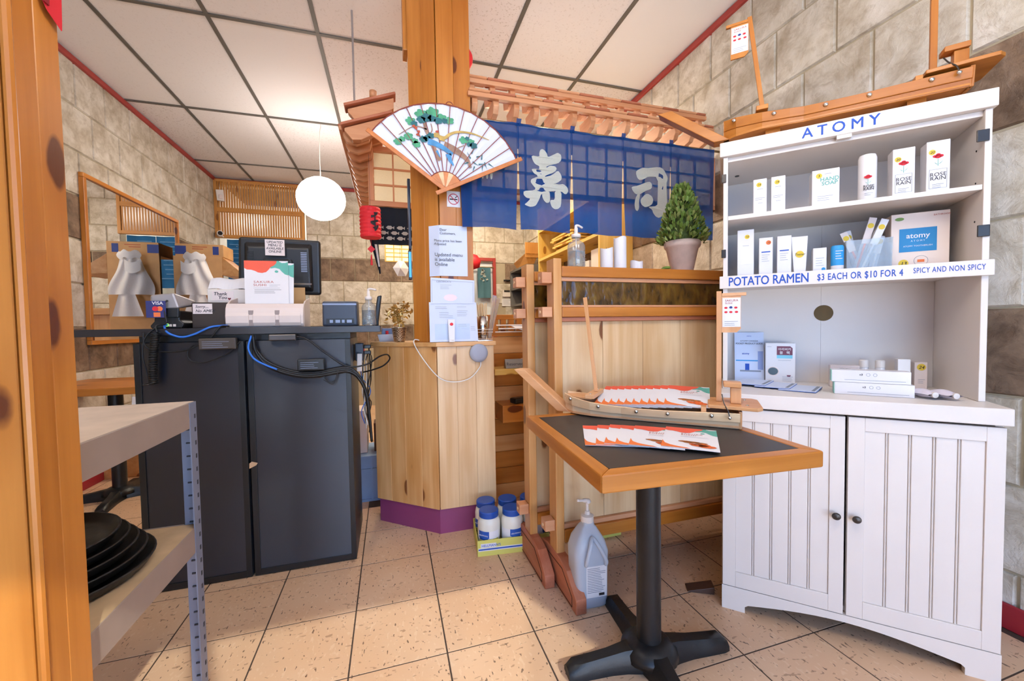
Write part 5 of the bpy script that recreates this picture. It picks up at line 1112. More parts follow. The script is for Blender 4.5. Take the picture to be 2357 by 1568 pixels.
# ---------------------------------------------------------------- pedestal tables
def table(name, label, loc, rz, hgt, top_m, foot_rot, edge='orange', half=.31):
    t = thing(name, label, 'table', loc, rz)
    B().box(-half+.038, half-.038, -half+.038, half-.038, hgt-.03, hgt).build('table_top', top_m, t)
    e = half; z0 = hgt-.042
    for q in ([(-e, -e), (e, -e), (e-.038, -e+.038), (-e+.038, -e+.038)], [(e, -e), (e, e), (e-.038, e-.038), (e-.038, -e+.038)], [(e, e), (-e, e), (-e+.038, e-.038), (e-.038, e-.038)], [(-e, e), (-e, -e), (-e+.038, -e+.038), (-e+.038, e-.038)]):
        hor = abs(q[0][1]-q[1][1]) < 1e-6
        B().prism(q, 'z', z0, hgt+.001).build('edge_board', wood(edge, 'x' if hor else 'y'), t, bev=.004)
    smooth_by_angle(B().cyl((0, 0, .06), (0, 0, hgt-.031), .0375, 28).build('pole', 'iron', t))
    B().lathe([(.04, .075), (.06, .07), (.085, .05), (.09, .03)], n=24).build('base_hub', 'iron', t, smooth=True)
    for k in range(4):
        a = foot_rot+k*PI/2; d = Vector((math.cos(a), math.sin(a), 0)); s = Vector((-d.y, d.x, 0)); b = B(); rows = [(.03, .050, .064), (.09, .036, .060), (.14, .031, .052), (.20, .031, .046), (.255, .031, .042), (.275, .026, .026)]
        vs = []; fs = []
        for r, wd, z in rows: vs += [d*r+s*wd*q+Vector((0, 0, zz)) for q, zz in ((-1, .0), (-.95, z*.55), (-.55, z), (.55, z), (.95, z*.55), (1, .0))]
        for i in range(len(rows)-1): fs += [(6*i+j, 6*i+(j+1) % 6, 6*i+6+(j+1) % 6, 6*i+6+j) for j in range(6)]
        fs += [tuple(range(6))[::-1], tuple(range(6*(len(rows)-1), 6*len(rows)))]
        smooth_by_angle(b.add(vs, fs).build('foot', 'iron', t), .8)
    B().box(-.1, .1, -.1, .1, hgt-.052, hgt-.043).build('top_plate', 'iron', t)
    return t
table('pedestal_table', 'small square table with black top, pine edge and cast iron base', (.764, 1.070, 0), math.radians(-3.4), TT-.0015, 'dark_top', math.radians(-2))
table('pedestal_table', 'pine topped pedestal table by the mirror wall behind the counter', (-1.715, 3.215, 0), 0, .752, wood('orange', 'x'), .15, half=.32)
sh = thing('loose_papers', 'white printed papers hanging off the far pine table', 'papers', (-1.45, 2.93, .7535))
B().add([(0, 0, .001), (.12, .02, .001), (.10, -.04, -.06), (.02, -.06, -.09)], [(0, 1, 2, 3)]).build('sheet', 'paper', sh, solid=.001); sh.location = (-1.46, 2.885, .695)
tag(B().box(-.17, .17, -.09, .09, 0, .20).build('wood_bench_base', wood('honey', 'y'), bev=.004, loc=(-1.86, 3.72, 0)), 'honey coloured wooden box base under the far table', 'bench')

# ---------------------------------------------------------------- floor things
jg = thing('sanitizer_jug', 'large cloudy sanitizer refill jug with a pump on the floor', 'jug', (.714, 1.388, 0), -.08)
def sq(r, n=4): return [(r[0]*math.copysign(abs(math.cos(a))**.45, math.cos(a)), r[1]*math.copysign(abs(math.sin(a))**.45, math.sin(a))) for a in [2*PI*i/28 for i in range(28)]]
vs = []; fs = []; rows = [(.056, .050, 0), (.062, .056, .008), (.064, .058, .06), (.063, .057, .12), (.080, .060, .17), (.080, .060, .205), (.060, .050, .245), (.028, .026, .292), (.023, .023, .30), (.023, .023, .312)]
rows = [(.060, .052, 0), (.066, .058, .010), (.066, .058, .09), (.068, .058, .16), (.070, .058, .21), (.058, .05, .25), (.03, .028, .295), (.022, .022, .302), (.022, .022, .315)]
for a, b_, z in rows: vs += [(x, y, z) for x, y in sq((a, b_))]
for i in range(len(rows)-1): fs += [(28*i+j, 28*i+(j+1) % 28, 28*i+28+(j+1) % 28, 28*i+28+j) for j in range(28)]
fs.append(tuple(range(28))[::-1]); smooth_by_angle(B().add(vs, fs).build('jug_body', 'cloudy_plastic', jg), 1.0)
B().prism(sq((.060, .052)), 'z', .004, .06).build('liquid', mat('jug_liquid', '#dfe6f0', .1, trans=.7, var=.01), jg)
B().tube(catmull([(-.03, -.057, .17), (-.030, -.072, .20), (-.018, -.072, .245), (.0, -.05, .268), (.02, -.066, .24), (.045, -.068, .19), (.05, -.057, .165)], 5), .0075, 10).build('handle', 'cloudy_plastic', jg, smooth=True)
smooth_by_angle(B().lathe([(.025, .312), (.025, .335), (.012, .34), (.010, .352), (.006, .354), (.006, .385)], n=22).build('pump_collar', W, jg)); B().tube(catmull([(.006, 0, .383), (.0, 0, .392), (-.02, -.005, .396), (-.045, -.012, .402)], 4), [.011]*4+[.008]*4+[.0055]*5, 10).build('pump_nozzle', W, jg, smooth=True)
lb = B().box(-.030, .052, -.0592, -.0586, .045, .165).build('label', 'paper', jg); lines(lb, 'grey_ink', -.026, .049, .155, 15, .0065, -.0596, .0022, seed=2); B().box(.02, .042, -.0598, -.0594, .05, .06).build('print', 'ink', lb)

mb = thing('mayonnaise_tray', 'yellow cardboard tray of mayonnaise jars on the floor by the pedestal', 'carton', (.362, 1.805, 0), -.11)
MW, MD = .345, .23
for q in ((0, MW, 0, MD, 0, .004), (0, .003, 0, MD, .0041, .075), (MW-.003, MW, 0, MD, .0041, .075), (.0031, MW-.0031, MD-.003, MD, .0041, .075)): B().box(*q).build('tray_wall', 'label_yellow', mb)
fr = B().box(.0031, MW-.0031, 0, .003, .0041, .075).build('tray_front', 'label_yellow', mb)
B().box(.004, MW-.004, -.0006, -.0002, .028, .035).build('print', 'label_blue', fr); B().box(.004, MW-.004, -.0005, -.0001, .024, .039).build('print', 'paper', fr); text(mb, "HELLMANN'S", 'label_blue', .0155, (.018, -.0010, .044), bold=.01); B().box(.015, .088, -.0004, -.0001, .041, .059).build('print', 'paper', fr)
def mayo(x, y, lb, rz=0.0):
    c = Vector((.362, 1.805, 0)); a = -.11; p = (c.x+x*math.cos(a)-y*math.sin(a), c.y+x*math.sin(a)+y*math.cos(a), .0045)
    t = thing('mayonnaise_jar', lb, 'jar', p, rz, 'mayonnaise jars')
    smooth_by_angle(B().lathe([(.048, 0), (.053, .006), (.054, .13), (.050, .15), (.043, .158), (.043, .163)], n=30).build('jar_body', 'mayo', t), .8)
    smooth_by_angle(B().lathe([(.0445, .160), (.047, .162), (.047, .186), (.044, .190), (0, .190)], n=30).build('lid', 'lid_blue', t), .6)
    def wrap(a0, a1, z0, z1, r, m, nm='label'): return B().grid(lambda u, v: (r*math.sin(a0+(a1-a0)*u), -r*math.cos(a0+(a1-a0)*u), z0+(z1-z0)*v), 10, 1).build(nm, m, t, smooth=True)
    wrap(-1.5, 1.5, .02, .105, .0545, 'paper'); wrap(-.52, .52, .072, .105, .0548, 'label_blue'); wrap(-.42, .42, .064, .072, .0548, 'label_blue'); wrap(-.48, .48, .025, .062, .0548, 'label_yellow'); wrap(.85, 1.4, .02, .07, .0548, 'label_yellow')
    text(t, "HELLMANN'S", 'paper', .0088, (0, -.0556, .083), al='CENTER', bold=.012, sx=.95); text(t, 'REAL VRAIE', 'ink', .0075, (0, -.0556, .045), al='CENTER', bold=.01); lines(t, 'grey_ink', -.015, .018, .036, 2, .006, -.0556)
    return t
mayo(.062, .060, 'mayonnaise jar with blue lid in the tray, front one turned sideways', -.75); mayo(.176, .060, 'mayonnaise jar with blue lid in the tray, front one showing its label', .05)
mayo(.060, .170, 'mayonnaise jar with blue lid behind the sideways one', -1.0); mayo(.172, .170, 'mayonnaise jar with blue lid behind the label facing one', .8)
mayo(.286, .170, 'mayonnaise jar with blue lid at the rear near the partition post', .6); mayo(.286, .060, 'mayonnaise jar with blue lid half hidden by the partition post', 1.0)
m2 = thing('second_mayonnaise_tray', 'second yellow and white cardboard tray under the partition', 'carton', (.84, 1.76, 0), .03)
B().box(0, .26, 0, .10, 0, .07).build('tray_body', 'label_yellow', m2); B().box(0, .26, -.0008, -.0002, .03, .036).build('print', 'label_blue', m2); B().box(0, .26, -.0006, -.0001, .024, .055).build('print', 'paper', m2)
wg = tag(B().hexa([(0, 0, 0), (.10, 0, 0), (.10, .05, 0), (0, .05, 0)], [(.0, .0, .004), (.10, .0, .03), (.10, .05, .03), (0, .05, .004)]).build('door_wedge', mat('wedge_brown', '#4a3026', .5), bev=.002, loc=(1.11, 1.30, 0.0), rz=-.5), 'dark brown wedge on the floor beside the hutch foot', 'door wedge')

# ---------------------------------------------------------------- foreground column and shelving
co = thing('wooden_column', 'glossy knotty pine column close at the edge of the room', 'column', (0, 0, 0))
B().box(-.66, -.508, .756, .836, 0, HC-.006).build('core', wood('orange', 'z'), co)
planks(co, (-.508, .7485, 0), (-.508, .8435, 0), 0, HC-.006, 2, .008, wood('orange', 'z'))
planks(co, (-.66, .756, 0), (-.5095, .756, 0), 0, HC-.006, 2, .008, wood('orange', 'z'))
B().tube([(-.4995, .7485, 0), (-.4995, .7485, HC-.01)], .006, 8).build('corner_bead', wood('orange', 'z', False), co)
ro = thing('red_lantern_ornament', 'red fabric ornament hanging at the top of the foreground column', 'ornament', (-.497, .80, 1.60))
B().hexa([(.0, -.006, .0), (.004, .012, -.03), (.004, .044, -.045), (0, .040, -.02)], [(.0, -.04, .5), (.014, -.02, .5), (.014, .05, .5), (0, .045, .5)]).build('fabric_drop', 'red', ro, bev=.004)
B().box(.0045, .0065, .004, .014, -.02, .02).build('tag', mat('dark_red', '#8c1020', .6), ro)
sf = thing('metal_shelving', 'grey boltless metal shelving unit with wooden boards behind the column', 'shelving', (0, 0, 0))
mat('slot_dark', '#3a3c44', .6); mat('beam_grey', '#a39186', .5, .1)
SX0, SX1, SY0, SY1 = -1.45, -.540, .87, 1.358
for x, sx_ in ((SX0, 1), (SX1, -1)):
    for y, sy_ in ((SY0, 1), (SY1, -1)):
        p = B().box(min(x, x+sx_*.003), max(x, x+sx_*.003), min(y, y+sy_*.038), max(y, y+sy_*.038), 0, .874).box(min(x+sx_*.0031, x+sx_*.038), max(x+sx_*.0031, x+sx_*.038), min(y, y+sy_*.003), max(y, y+sy_*.003), 0, .874).build('post', 'grey_blue_metal', sf)
        if x == SX1:
            for k in range(22): B().box(x+.0001, x+.0012, y+sy_*.012-.003, y+sy_*.012+.003, .03+.038*k, .042+.038*k).build('slot', 'slot_dark', p)
        if y == SY1:
            for k in range(22): B().box(x-.026, x-.008, y-.0062, y-.0031, .032+.038*k, .036+.038*k).build('slot', 'slot_dark', p)
for zt in (.874, .522):
    B().box(SX0+.004, SX1-.004, SY0+.004, SY1-.004, zt-.016, zt-.002).build('shelf_board', 'beige_board', sf)
    for q in ((SX1-.0032, SX1-.0012, SY0+.002, SY1-.039), (SX0+.0012, SX0+.0032, SY0+.002, SY1-.039)): B().box(*q, zt-.07, zt).build('beam', 'beam_grey', sf, bev=.0008)
    for q in ((SX0+.04, SX1-.04, SY0+.0012, SY0+.0032), (SX0+.04, SX1-.04, SY1-.0032, SY1-.0012)): B().box(*q, zt-.07, zt).build('beam', 'beam_grey', sf, bev=.0008)
lm = B().box(SX0+.004, SX1-.004, SY0+.004, SY1-.004, .8721, .8755).build('laminate_sheet', mat('marble_laminate', '#cdbaa9', .45, var=.12, scale=14), sf)
# serving trays
def tray(label, x, y, z, r, sy, m='tray_black', h=.022):
    t = thing('serving_tray', label, 'tray', (x, y, z), 0, 'black serving trays')
    smooth_by_angle(B().lathe([(0, 0), (r*.88, 0), (r*.95, .006), (r, h), (r*.985, h+.003), (r*.965, h), (r*.92, .010), (r*.86, .004), (0, .004)], n=48, sy=sy).build('tray_body', m, t), .8)
    B().tube([(r*.992*math.cos(a), r*.992*sy*math.sin(a), h+.002) for a in [2*PI*i/48 for i in range(49)]], .0025, 6).build('rim', 'tray_black', t)
    return t
for i in range(5):
    tray('large round black serving tray, %s of the stack on the shelf' % ('bottom one', 'second from the bottom', 'middle one', 'fourth from the bottom', 'topmost large one')[i], -.760-.006*i, 1.125, .5205+.0175*i, .202-.010*i, .98)
tray('smaller round black tray nested on top of the big ones', -.82, 1.125, .6175, .115, 1, 'tray_black', .02)
tray('plain brown disc tray lying in the smallest tray', -.82, 1.125, .623, .09, 1, mat('tray_brown', '#3a302a', .4), .014)

# ---------------------------------------------------------------- mirror on the tiled wall
mi = thing('wall_mirror', 'large framed wall mirror on the tiled wall behind the counter', 'mirror', (XL+.0105, 0, 0))
MY0, MY1, MZ0, MZ1 = 3.55, 4.86, .99, 2.19
B().box(.012, .016, MY0+.03, MY1-.03, MZ0+.03, MZ1-.03).build('mirror_glass', 'mirror', mi)
B().box(.0, .03, MY0, MY1, MZ0, MZ0+.03).build('frame', wood('orange', 'y'), mi, bev=.003); B().box(.0, .03, MY0, MY1, MZ1-.03, MZ1).build('frame', wood('orange', 'y'), mi, bev=.003)
B().box(.0, .03, MY0, MY0+.03, MZ0+.0305, MZ1-.0305).build('frame', wood('orange', 'z'), mi, bev=.003); B().box(.0, .03, MY1-.03, MY1, MZ0+.0305, MZ1-.0305).build('frame', wood('orange', 'z'), mi, bev=.003)

# ---------------------------------------------------------------- lattice screen over the passage, noren, devices
la = thing('wood_lattice', 'orange wooden slat lattice hung over the back passage', 'lattice screen', (0, 0, 0))
LX0, LX1, LY = XL+.012, -1.04, YB-.06
for z0, z1 in ((2.915, 2.945), (2.545, 2.60), (2.225, 2.265)): B().box(LX0, LX1, LY-.02, LY+.02, z0, z1).build('rail', wood('lattice', 'x'), la, bev=.003)
for x in (LX0, LX1-.035): B().box(x, x+.035, LY-.021, LY+.019, 2.226, 2.944).build('stile', wood('lattice', 'z'), la, bev=.003)
s0 = B().box(-.0085, .0085, LY-.012, LY+.012, 2.255, 2.925).build('slat', wood('lattice', 'z', False), la); N = 33
for i in range(N):
    x = LX0+.035+(LX1-LX0-.07)*(i+.5)/N
    if i == 0: s0.location = (x, 0, 0)
    else: share(s0, 'slat', la, (x, 0, 0))
nb_ = thing('passage_noren', 'mid blue noren with faint writing hanging under the lattice', 'curtain', (0, 0, 0))
for k in range(3):
    a, b_ = LX0+.10+.285*k, LX0+.10+.285*(k+1)-.012
    B().grid(lambda u, v: (a+(b_-a)*u, LY+.05+.012*math.sin(u*9+k), 2.222-.62*v), 12, 4).build('cloth_panel', translucent('noren_mid', '#2f6a9c', .3) if 'noren_mid' not in MT else 'noren_mid', nb_, smooth=True)
    lines(nb_, mat('faint_white', '#5c8cb8', .8), a+.03, b_-.03, 2.15, 9, .055, LY+.036, .012, seed=k)
B().box(LX0+.2, LX0+.235, LY+.033, LY+.036, 1.75, 1.78).build('red_patch', 'red', nb_)
se = thing('motion_sensor', 'small white motion sensor mounted over the lattice corner', 'sensor', (XL+.10, LY-.05, 2.74), .35)
B().hexa([(-.04, 0, -.07), (.035, -.02, -.075), (.035, .03, -.075), (-.04, .03, -.07)], [(-.05, 0, .06), (.03, -.01, .065), (.03, .03, .065), (-.05, .03, .06)]).build('housing', W, se, bev=.006); B().box(-.022, .018, -.022, -.012, -.05, .0).build('lens', 'ivory', se, bev=.004)
sc_ = thing('security_camera', 'small white security camera with a black lens below the sensor', 'camera', (XL+.085, LY-.08, 2.262), .4)
B().tube([(.0, -.03, 0), (.0, .05, 0)], .032, 18).build('camera_body', W, sc_); ln = B().lathe([(0, 0), (.026, 0), (.022, .006), (0, .010)], n=18).build('lens', 'black_plastic', sc_, smooth=True); ln.rotation_euler = (PI/2, 0, 0); ln.location = (0, -.031, 0)
B().tube([(0, .03, -.01), (.05, .06, -.03), (.09, .06, -.03)], .008, 8).build('bracket', W, sc_)
# globe pendant
gl = thing('globe_pendant', 'glowing white paper globe pendant lamp over the back room', 'lamp', (-.585, 4.12, 2.285))
B().lathe([(.211*math.sin(PI*i/14), -.211*.92*math.cos(PI*i/14)) for i in range(15)], n=28).build('paper_globe', 'globe', gl, smooth=True)
rn = random.Random(6); fb = B()
for i in range(26):
    a = rn.random()*2*PI; e = rn.random()*2.2-.8; p = [Vector((math.cos(a+.1*j+rn.gauss(0, .03))*math.cos(e+.07*j)*.2118, math.sin(a+.1*j)*math.cos(e+.07*j)*.2118, math.sin(e+.07*j)*.195)) for j in range(3)]; fb.tube(p, .0012, 4)
fb.build('fibre_pattern', mat('fibre', '#c9b48c', .8), gl)
B().tube(catmull([(0, 0, .194), (-.003, 0, .4), (.004, 0, .6), (.015, .0, .66), (.012, 0, .688)], 5), .0035, 6).build('cord', 'cable_white', gl, smooth=True)
# three added copies, out of view over the customer side, brightening the ceiling
for x, y, z in ((-.85, .75, 2.285), (.25, .35, 2.285), (.95, .15, 2.285)):
    copy_tree(gl, (x, y, z), 0, 'added unseen paper globe lamp over the customer side, %s' % ('by the shelving' if x < 0 else 'nearest the hutch' if x > .9 else 'in the middle'))
ft_ = thing('hidden_fill_tube', 'added slim tube lamp hidden behind the shoji and blue noren', 'lamp', (.55, 2.50, 2.02))  # added out of sight to backlight the noren and lift the ceiling
B().cyl((.03, 0, 0), (1.32, 0, 0), .016, 14).build('tube', mat('tube_glow', '#fff3e2', .5, emit=32, var=0), ft_, smooth=True)
for x in (0, 1.321): B().box(x, x+.029, -.02, .02, -.022, .022).build('end_cap', W, ft_); B().box(x+.008, x+.020, -.352, -.021, -.006, .006).build('bracket', W, ft_)
# downlights behind the bar
for i, (x, y, lb) in enumerate(((1.16, 3.50, 'round recessed downlight glimpsed between the eave brackets'), (.2, 4.3, 'round recessed downlight over the sushi bar interior'), (1.2, 4.9, 'round recessed downlight near the red framed door'))):
    t = thing('downlight', lb, 'ceiling light', (x, y, HC), 0, 'recessed downlights'); B().lathe([(.0, -.003), (.055, -.003), (.055, -.0005)], n=24).build('lens', 'lamp_white', t); B().lathe([(.056, -.006), (.075, -.005), (.075, -.0004), (.056, -.0004)], n=24).build('trim_ring', W, t)
    lamp('downlight_light', 'AREA', (x, y, HC-.012), 26, (1, .84, .60), (0, 0, 0), shape='DISK', size=.16)
rl2 = thing('small_red_lantern', 'small red lantern peeking out behind the pillar under the ceiling', 'lantern', (.478, 2.55, 2.69))
B().lathe([(.02, 0), (.045, .012), (.060, .04), (.063, .065), (.060, .09), (.045, .118), (.02, .13)], n=20).build('paper_body', 'lantern_red', rl2, smooth=True); B().cyl((0, 0, .13), (0, 0, HC-2.69-.004), .0015, 6).build('string', 'ink', rl2)
# red paper lantern on the eave end
rl = thing('red_lantern', 'red paper lantern with black writing and a tassel under the side eave', 'lantern', (-.10, 2.60, 1.625))
prof = []
for i in range(17): prof.append((.060+.004*(i % 2)-.002*abs(i-8)/8, .178*i/16))
B().lathe([(.02, 0)]+prof+[(.02, .178)], n=28).build('paper_body', 'lantern_red', rl)
kb = B()
for P_ in ([(.0, .12), (.05, .13), (.055, .145), (.02, .14), (.03, .115), (.0, .105)], [(-.005, .085), (.05, .10), (.06, .09), (.03, .08), (.025, .06), (-.004, .072)], [(.01, .05), (.055, .07), (.06, .06), (.045, .04), (.03, .03), (.02, .042)], [(.024, .14), (.034, .14), (.034, .03), (.024, .03)]):
    kb.add([(.0652*math.sin(a*12+.1), -.0652*math.cos(a*12+.1), z) for a, z in P_], tessellate_polygon([[Vector((x, z, 0)) for x, z in P_]]))
kb.build('lettering', 'ink', rl)
B().cyl((0, 0, -.05), (0, 0, 0.0), .0012, 6).build('string', 'red', rl); B().prism([(0, -.09), (.022, -.068), (0, -.045), (-.022, -.068)], 'y', -.003, .003).build('knot', 'red', rl); B().lathe([(.002, -.10), (.005, -.115), (.007, -.165), (0, -.165)], n=10).build('tassel', 'red', rl); B().cyl((0, 0, .17), (0, 0, .50), .001, 6).build('string', 'ink', rl)
# dark patterned noren under the shoji window
dn = thing('patterned_noren', 'black noren with rows of white fish behind the red lantern', 'curtain', (0, 0, 0))
B().grid(lambda u, v: (-.09+.27*u, 2.80+.006*math.sin(u*14), 1.872-.245*v), 14, 4).build('cloth_panel', 'noren_dark', dn, smooth=True)
fb = B()
for r in range(3):
    for c in range(4):
        x = -.055+.068*c+.03*(r % 2); z = 1.738-.035*r
        if x > .165: continue
        fb.add([(x-.026, 2.789, z), (x-.012, 2.789, z+.012), (x+.008, 2.789, z+.012), (x+.018, 2.789, z+.002), (x+.028, 2.789, z+.011), (x+.027, 2.789, z-.011), (x+.017, 2.789, z-.002), (x+.006, 2.789, z-.012), (x-.012, 2.789, z-.011)], [tuple(range(9))])
fb.build('print', 'noren_white', dn)
# hanging lit lattice box, paper lamp and hung strip in the distance
sb_ = shoji('hanging_lattice_lamp', 'lit wooden lattice lamp box hanging beyond the patterned noren', -.04, .23, 4.50, 1.78, 2.02, 3, 5, .012, 'yellow', mat('warm_glow', '#ffe6b0', .6, emit=1.4)); B().cyl((.095, 4.5, 2.02), (.095, 4.5, HC-.004), .004, 6).build('cord', 'cable_black', sb_)
hk = thing('paper_hexagon', 'faceted white paper ornament hanging below the lattice lamp', 'ornament', (.115, 4.42, 1.62))
B().add([(-.075, 0, .09), (-.02, -.03, .16), (.04, -.02, .155), (.09, 0, .08), (.055, -.02, .0), (-.03, -.02, .0), (0, -.06, .08)], [(0, 1, 6), (1, 2, 6), (2, 3, 6), (3, 4, 6), (4, 5, 6), (5, 0, 6)]).build('paper_shell', 'paper', hk, solid=.003); B().cyl((0, 0, .158), (0, 0, 1.352), .002, 6).build('string', 'ink', hk)
hs = thing('fish_windsock', 'black and white fish windsock hanging beside the patterned noren', 'windsock', (-.10, 3.0, 1.46))
B().hexa([(.035, 0, .0), (.045, 0, .0), (.045, .01, 0), (.035, .01, 0)], [(-.03, 0, .26), (.03, 0, .26), (.03, .02, .26), (-.03, .02, .26)]).build('tail', 'noren_dark', hs, bev=.003); B().hexa([(.03, -.004, .05), (.04, -.004, .05), (.04, .0, .05), (.03, 0, .05)], [(.0, -.004, .26), (.02, -.004, .26), (.02, 0, .26), (.0, 0, .26)]).build('belly', 'paper', hs); B().cyl((0, .01, .26), (0, .01, .69), .0015, 6).build('string', 'ink', hs)
tbt = thing('wall_tablet', 'thin dark tablet and panel fixed to the side of the pillar', 'tablet', (.118, 2.20, 1.33))
B().box(-.014, .0, 0, .04, .16, .53).build('panel', mat('ink_slate', '#2c3244', .4), tbt, bev=.003); B().box(-.018, -.002, -.005, .03, .0, .155).build('tablet_body', 'black_plastic', tbt, bev=.003); B().box(-.016, -.004, -.0062, -.0052, .012, .145).build('screen', 'screen_glow', tbt)

# ---------------------------------------------------------------- bag stand by the mirror
bs = thing('bag_stand', 'cardboard fronted wooden stand with takeout supplies by the mirror edge', 'stand', (-1.99, 4.62, 0))
B().box(.02, .42, .0, .03, .9, 1.80).build('front_board', 'cardboard', bs, bev=.002); B().box(.02, .60, .031, .45, .0, 1.24).build('body', wood('honey', 'z'), bs, bev=.003)
B().hexa([(.42, .0, 1.62), (.60, -.05, 1.60), (.60, .3, 1.60), (.42, .3, 1.62)], [(.42, .0, 1.80), (.60, -.05, 1.64), (.60, .3, 1.64), (.42, .3, 1.80)]).build('side_bin', wood('honey', 'y'), bs, bev=.002); B().box(.42, .6, .0, .3, 1.241, 1.3).build('lower_bin', wood('honey', 'x'), bs)
cbx = thing('cardboard_carton', 'flat cardboard carton with navy labels on top of the bag stand', 'carton', (-1.96, 4.64, 1.8005))
B().box(0, .40, 0, .26, 0, .12).build('carton_body', 'cardboard', cbx, bev=.003); B().box(.0, .09, -.001, -.0002, .02, .10).build('print', 'navy', cbx); B().box(.31, .36, -.001, -.0002, .02, .10).build('print', 'navy', cbx); lines(cbx, 'rust', .14, .27, .09, 2, .02, -.0006, .006)
for k in range(1):
    bg_ = thing('plastic_bag', 'white plastic takeout bags hung on the cardboard front of the stand', 'plastic bag', (-1.77, 4.605, 1.42))
    smooth_by_angle(B().grid(lambda u, v: ((u-.5)*(.34-.20*v**1.5)*(1+.06*math.sin(v*7)), -.03-.05*math.sin(PI*u)*(1-.6*v)+.012*math.sin(u*17+v*5), .36*v), 22, 16).build('bag_body', 'bag_white', bg_), 1.2)
    smooth_by_angle(B().grid(lambda u, v: ((u-.5)*.15*(1+.25*math.sin(PI*v)), -.05-.03*math.sin(PI*u), .33+.07*v+.01*math.sin(u*12)), 12, 6).build('bag_knot', 'bag_white', bg_), 1.2)
    smooth_by_angle(B().grid(lambda u, v: (-.04+(u-.5)*.12, -.085-.012*math.sin(PI*u), .22+.10*v-.03*math.sin(PI*u)), 8, 4).build('bag_fold', 'bag_white', bg_), 1.2)
    smooth_by_angle(B().grid(lambda u, v: (.02+(u-.5)*(.12+.12*(1-v)), -.07+.01*math.sin(u*9), -.20+.21*v), 10, 6).build('bag_tail', 'bag_white', bg_), 1.2)
rb = tag(B().lathe([(.0, 0), (.05, .01), (.06, .04), (.04, .06), (0, .065)], n=16).build('white_bowl_stack', W, smooth=True, loc=(-1.45, 4.72, 1.641)), 'white wrapped bundle with a red mark in the side bin of the stand', 'bundle')
B().box(-.02, .02, -.06, -.055, .02, .045).build('red_mark', 'red', rb)

# ---------------------------------------------------------------- back of the sushi bar, seen under the noren
dr = struct(B().box(.985, 1.495, YB+.02, YB+.06, 0, 2.05).build('door_1', mat('door_white', '#dfe6ea', .6)), 'white door in a red frame on the back wall')
for q in ((.94, .985), (1.495, 1.54)): B().box(q[0], q[1], YB-.03, YB+.05, 0, 2.10).build('door_frame', 'red_trim', dr, bev=.004)
B().box(.985, 1.495, YB-.03, YB+.05, 2.05, 2.10).build('door_frame', 'red_trim', dr, bev=.004)
dc = thing('door_cloth', 'slate blue cloth with a white motif hanging in the red doorway', 'curtain', (0, 0, 0)); B().grid(lambda u, v: (1.25+.2*u, YB-.06+.01*math.sin(u*12), 1.95-.45*v), 8, 3).build('cloth_panel', 'teal_cloth', dc, smooth=True); B().cyl((.98, YB-.04, 1.955), (1.50, YB-.04, 1.955), .012, 8).build('curtain_rod', 'brass', dc)
b = B(); rn = random.Random(8)
for i in range(16): x, z = 1.29+.09*rn.random(), 1.72+.18*rn.random(); b.add([(x, YB-.074, z), (x+.03, YB-.074, z+.01), (x+.02, YB-.074, z+.03), (x-.005, YB-.074, z+.02)], [(0, 1, 2, 3)])
b.build('print', 'noren_white', dc)
rd = tag(B().lathe([(0, 0), (.09, .03), (.11, .12), (.06, .2), (0, .22)], n=18).build('red_hanging_lantern', 'red', smooth=True, loc=(1.14, 5.6, 1.88)), 'red round lantern hanging by the red framed door', 'lantern'); B().cyl((0, 0, .2), (0, 0, 1.09), .003, 6).build('string', 'ink', rd)
th = thing('wall_thermostat', 'small white thermostat on the back wall beside the red door', 'thermostat', (1.64, YB-.012, 1.52)); B().box(0, .12, -.025, 0, 0, .10).build('housing', W, th, bev=.004); B().box(.02, .11, -.027, -.0251, .07, .1).build('display', 'gunmetal', th)
wp_ = tag(B().box(0, .16, -.004, 0, 0, .11).build('wall_notice', 'paper', loc=(1.63, YB-.012, 1.38)), 'white notice sheet under the thermostat', 'notice'); lines(wp_, 'grey_ink', .02, .14, .09, 4, .02, -.0046, .004)
tag(B().box(0, .14, -.02, 0, 0, .02).build('wall_hook_strip', 'black_plastic', loc=(1.66, YB-.012, 1.76), bev=.003), 'short black strip on the brown tile band', 'strip')
ds = thing('dark_wall_shelf', 'charcoal box shelf with cups near the back corner', 'shelf', (0, 0, 0))
for z in (1.36, 1.60, 1.86): B().box(1.74, XR-.012, 5.02, 5.80, z, z+.03).build('shelf_board', mat('charcoal', '#6e6a66', .6), ds)
for y in (5.02, 5.77): B().box(1.74, XR-.012, y, y+.03, 1.391, 1.859).build('upright', 'charcoal', ds)
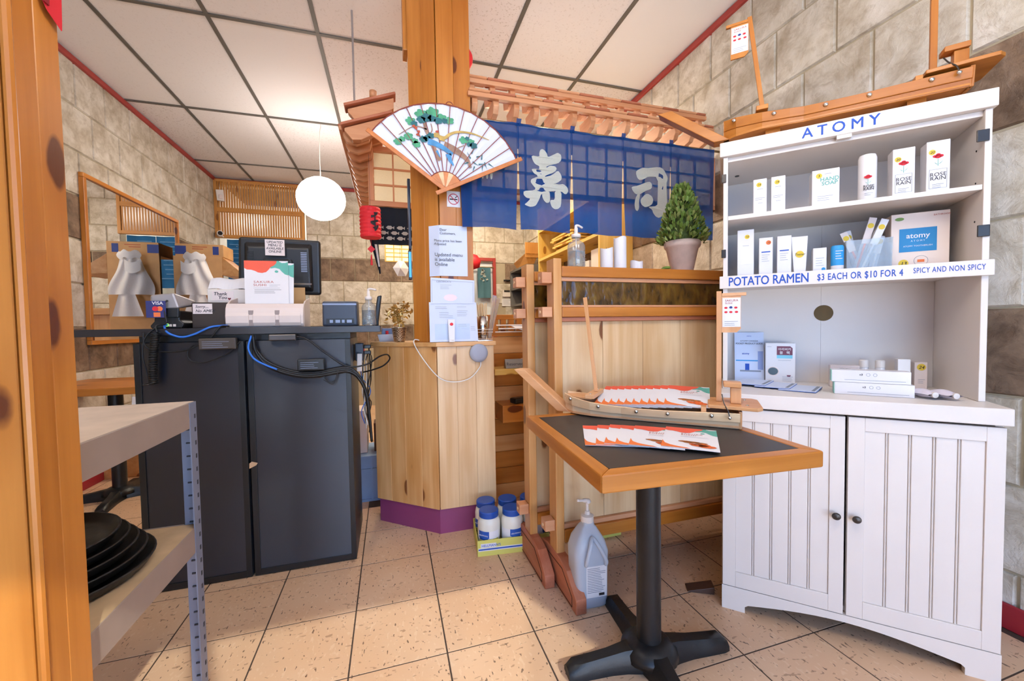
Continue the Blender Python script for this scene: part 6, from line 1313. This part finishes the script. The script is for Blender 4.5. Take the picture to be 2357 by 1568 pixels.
for i, (y, z, lb) in enumerate(((5.2, 1.631, 'white cup on the middle board of the charcoal shelf, nearer end'), (5.45, 1.631, 'white cup on the middle board of the charcoal shelf, farther end'), (5.3, 1.391, 'white saucer pile on the lowest board of the charcoal shelf'))):
    smooth_by_angle(tag(B().lathe([(.03, 0), (.05, .01), (.055, .12 if i < 2 else .05), (.05, .12 if i < 2 else .05), (.02, .01)], n=16).build('cup', W, loc=(1.82, y, z)), lb, 'cup'))
sbx = thing('small_boat', 'small brown wooden boat bowl on top of the charcoal shelf', 'model boat', (1.84, 5.15, 1.8905)); B().hexa([(-.04, 0, 0), (.04, 0, 0), (.04, .45, 0), (-.04, .45, 0)], [(-.09, -.06, .16), (.09, -.06, .16), (.09, .5, .10), (-.09, .5, .10)]).build('hull', wood('lattice', 'y'), sbx, bev=.006); B().box(-.09, .09, -.05, -.03, .1, .30).build('stern_board', wood('lattice', 'z'), sbx)
ys = thing('yellow_wall_shelf', 'bright yellow pine shelf unit along the wall behind the sushi bar', 'shelf', (0, 0, 0))
for z in (1.30, 1.83, 2.16): B().box(1.70, XR-.012, 3.06, 4.46, z, z+.028).build('shelf_board', wood('yellow', 'y'), ys)
for y in (3.03, 4.461): B().box(1.70, XR-.012, y, y+.028, .95, 2.45).build('upright', wood('yellow', 'z'), ys)
for i in range(5):
    t = thing('stacked_wooden_tray', 'wooden sushi tray stacked on the yellow shelf, %s from the top' % 'first second third fourth fifth'.split()[4-i], 'tray', (1.74, 3.55+.03*i, 1.859+.036*i), .06*(i % 2), 'wooden trays on the yellow shelf'); B().box(0, .2, 0, .5, .010, .028).build('tray_board', wood('yellow', 'y'), t, bev=.002); B().box(.0, .2, .05, .08, .0, .0098).build('runner', wood('yellow', 'x'), t); B().box(.0, .2, .42, .45, .0, .0098).build('runner', wood('yellow', 'x'), t)
for i, (y, h, lb) in enumerate(((3.12, .42, 'tall white carton on the lower yellow shelf beside the candles'), (3.34, .34, 'white carton on the lower yellow shelf behind the sanitizer bottle'))):
    t = tag(B().box(0, .2, 0, .18, 0, h).build('white_carton', W, bev=.003, loc=(1.76, y, 1.3285)), lb, 'carton')
flush_text()
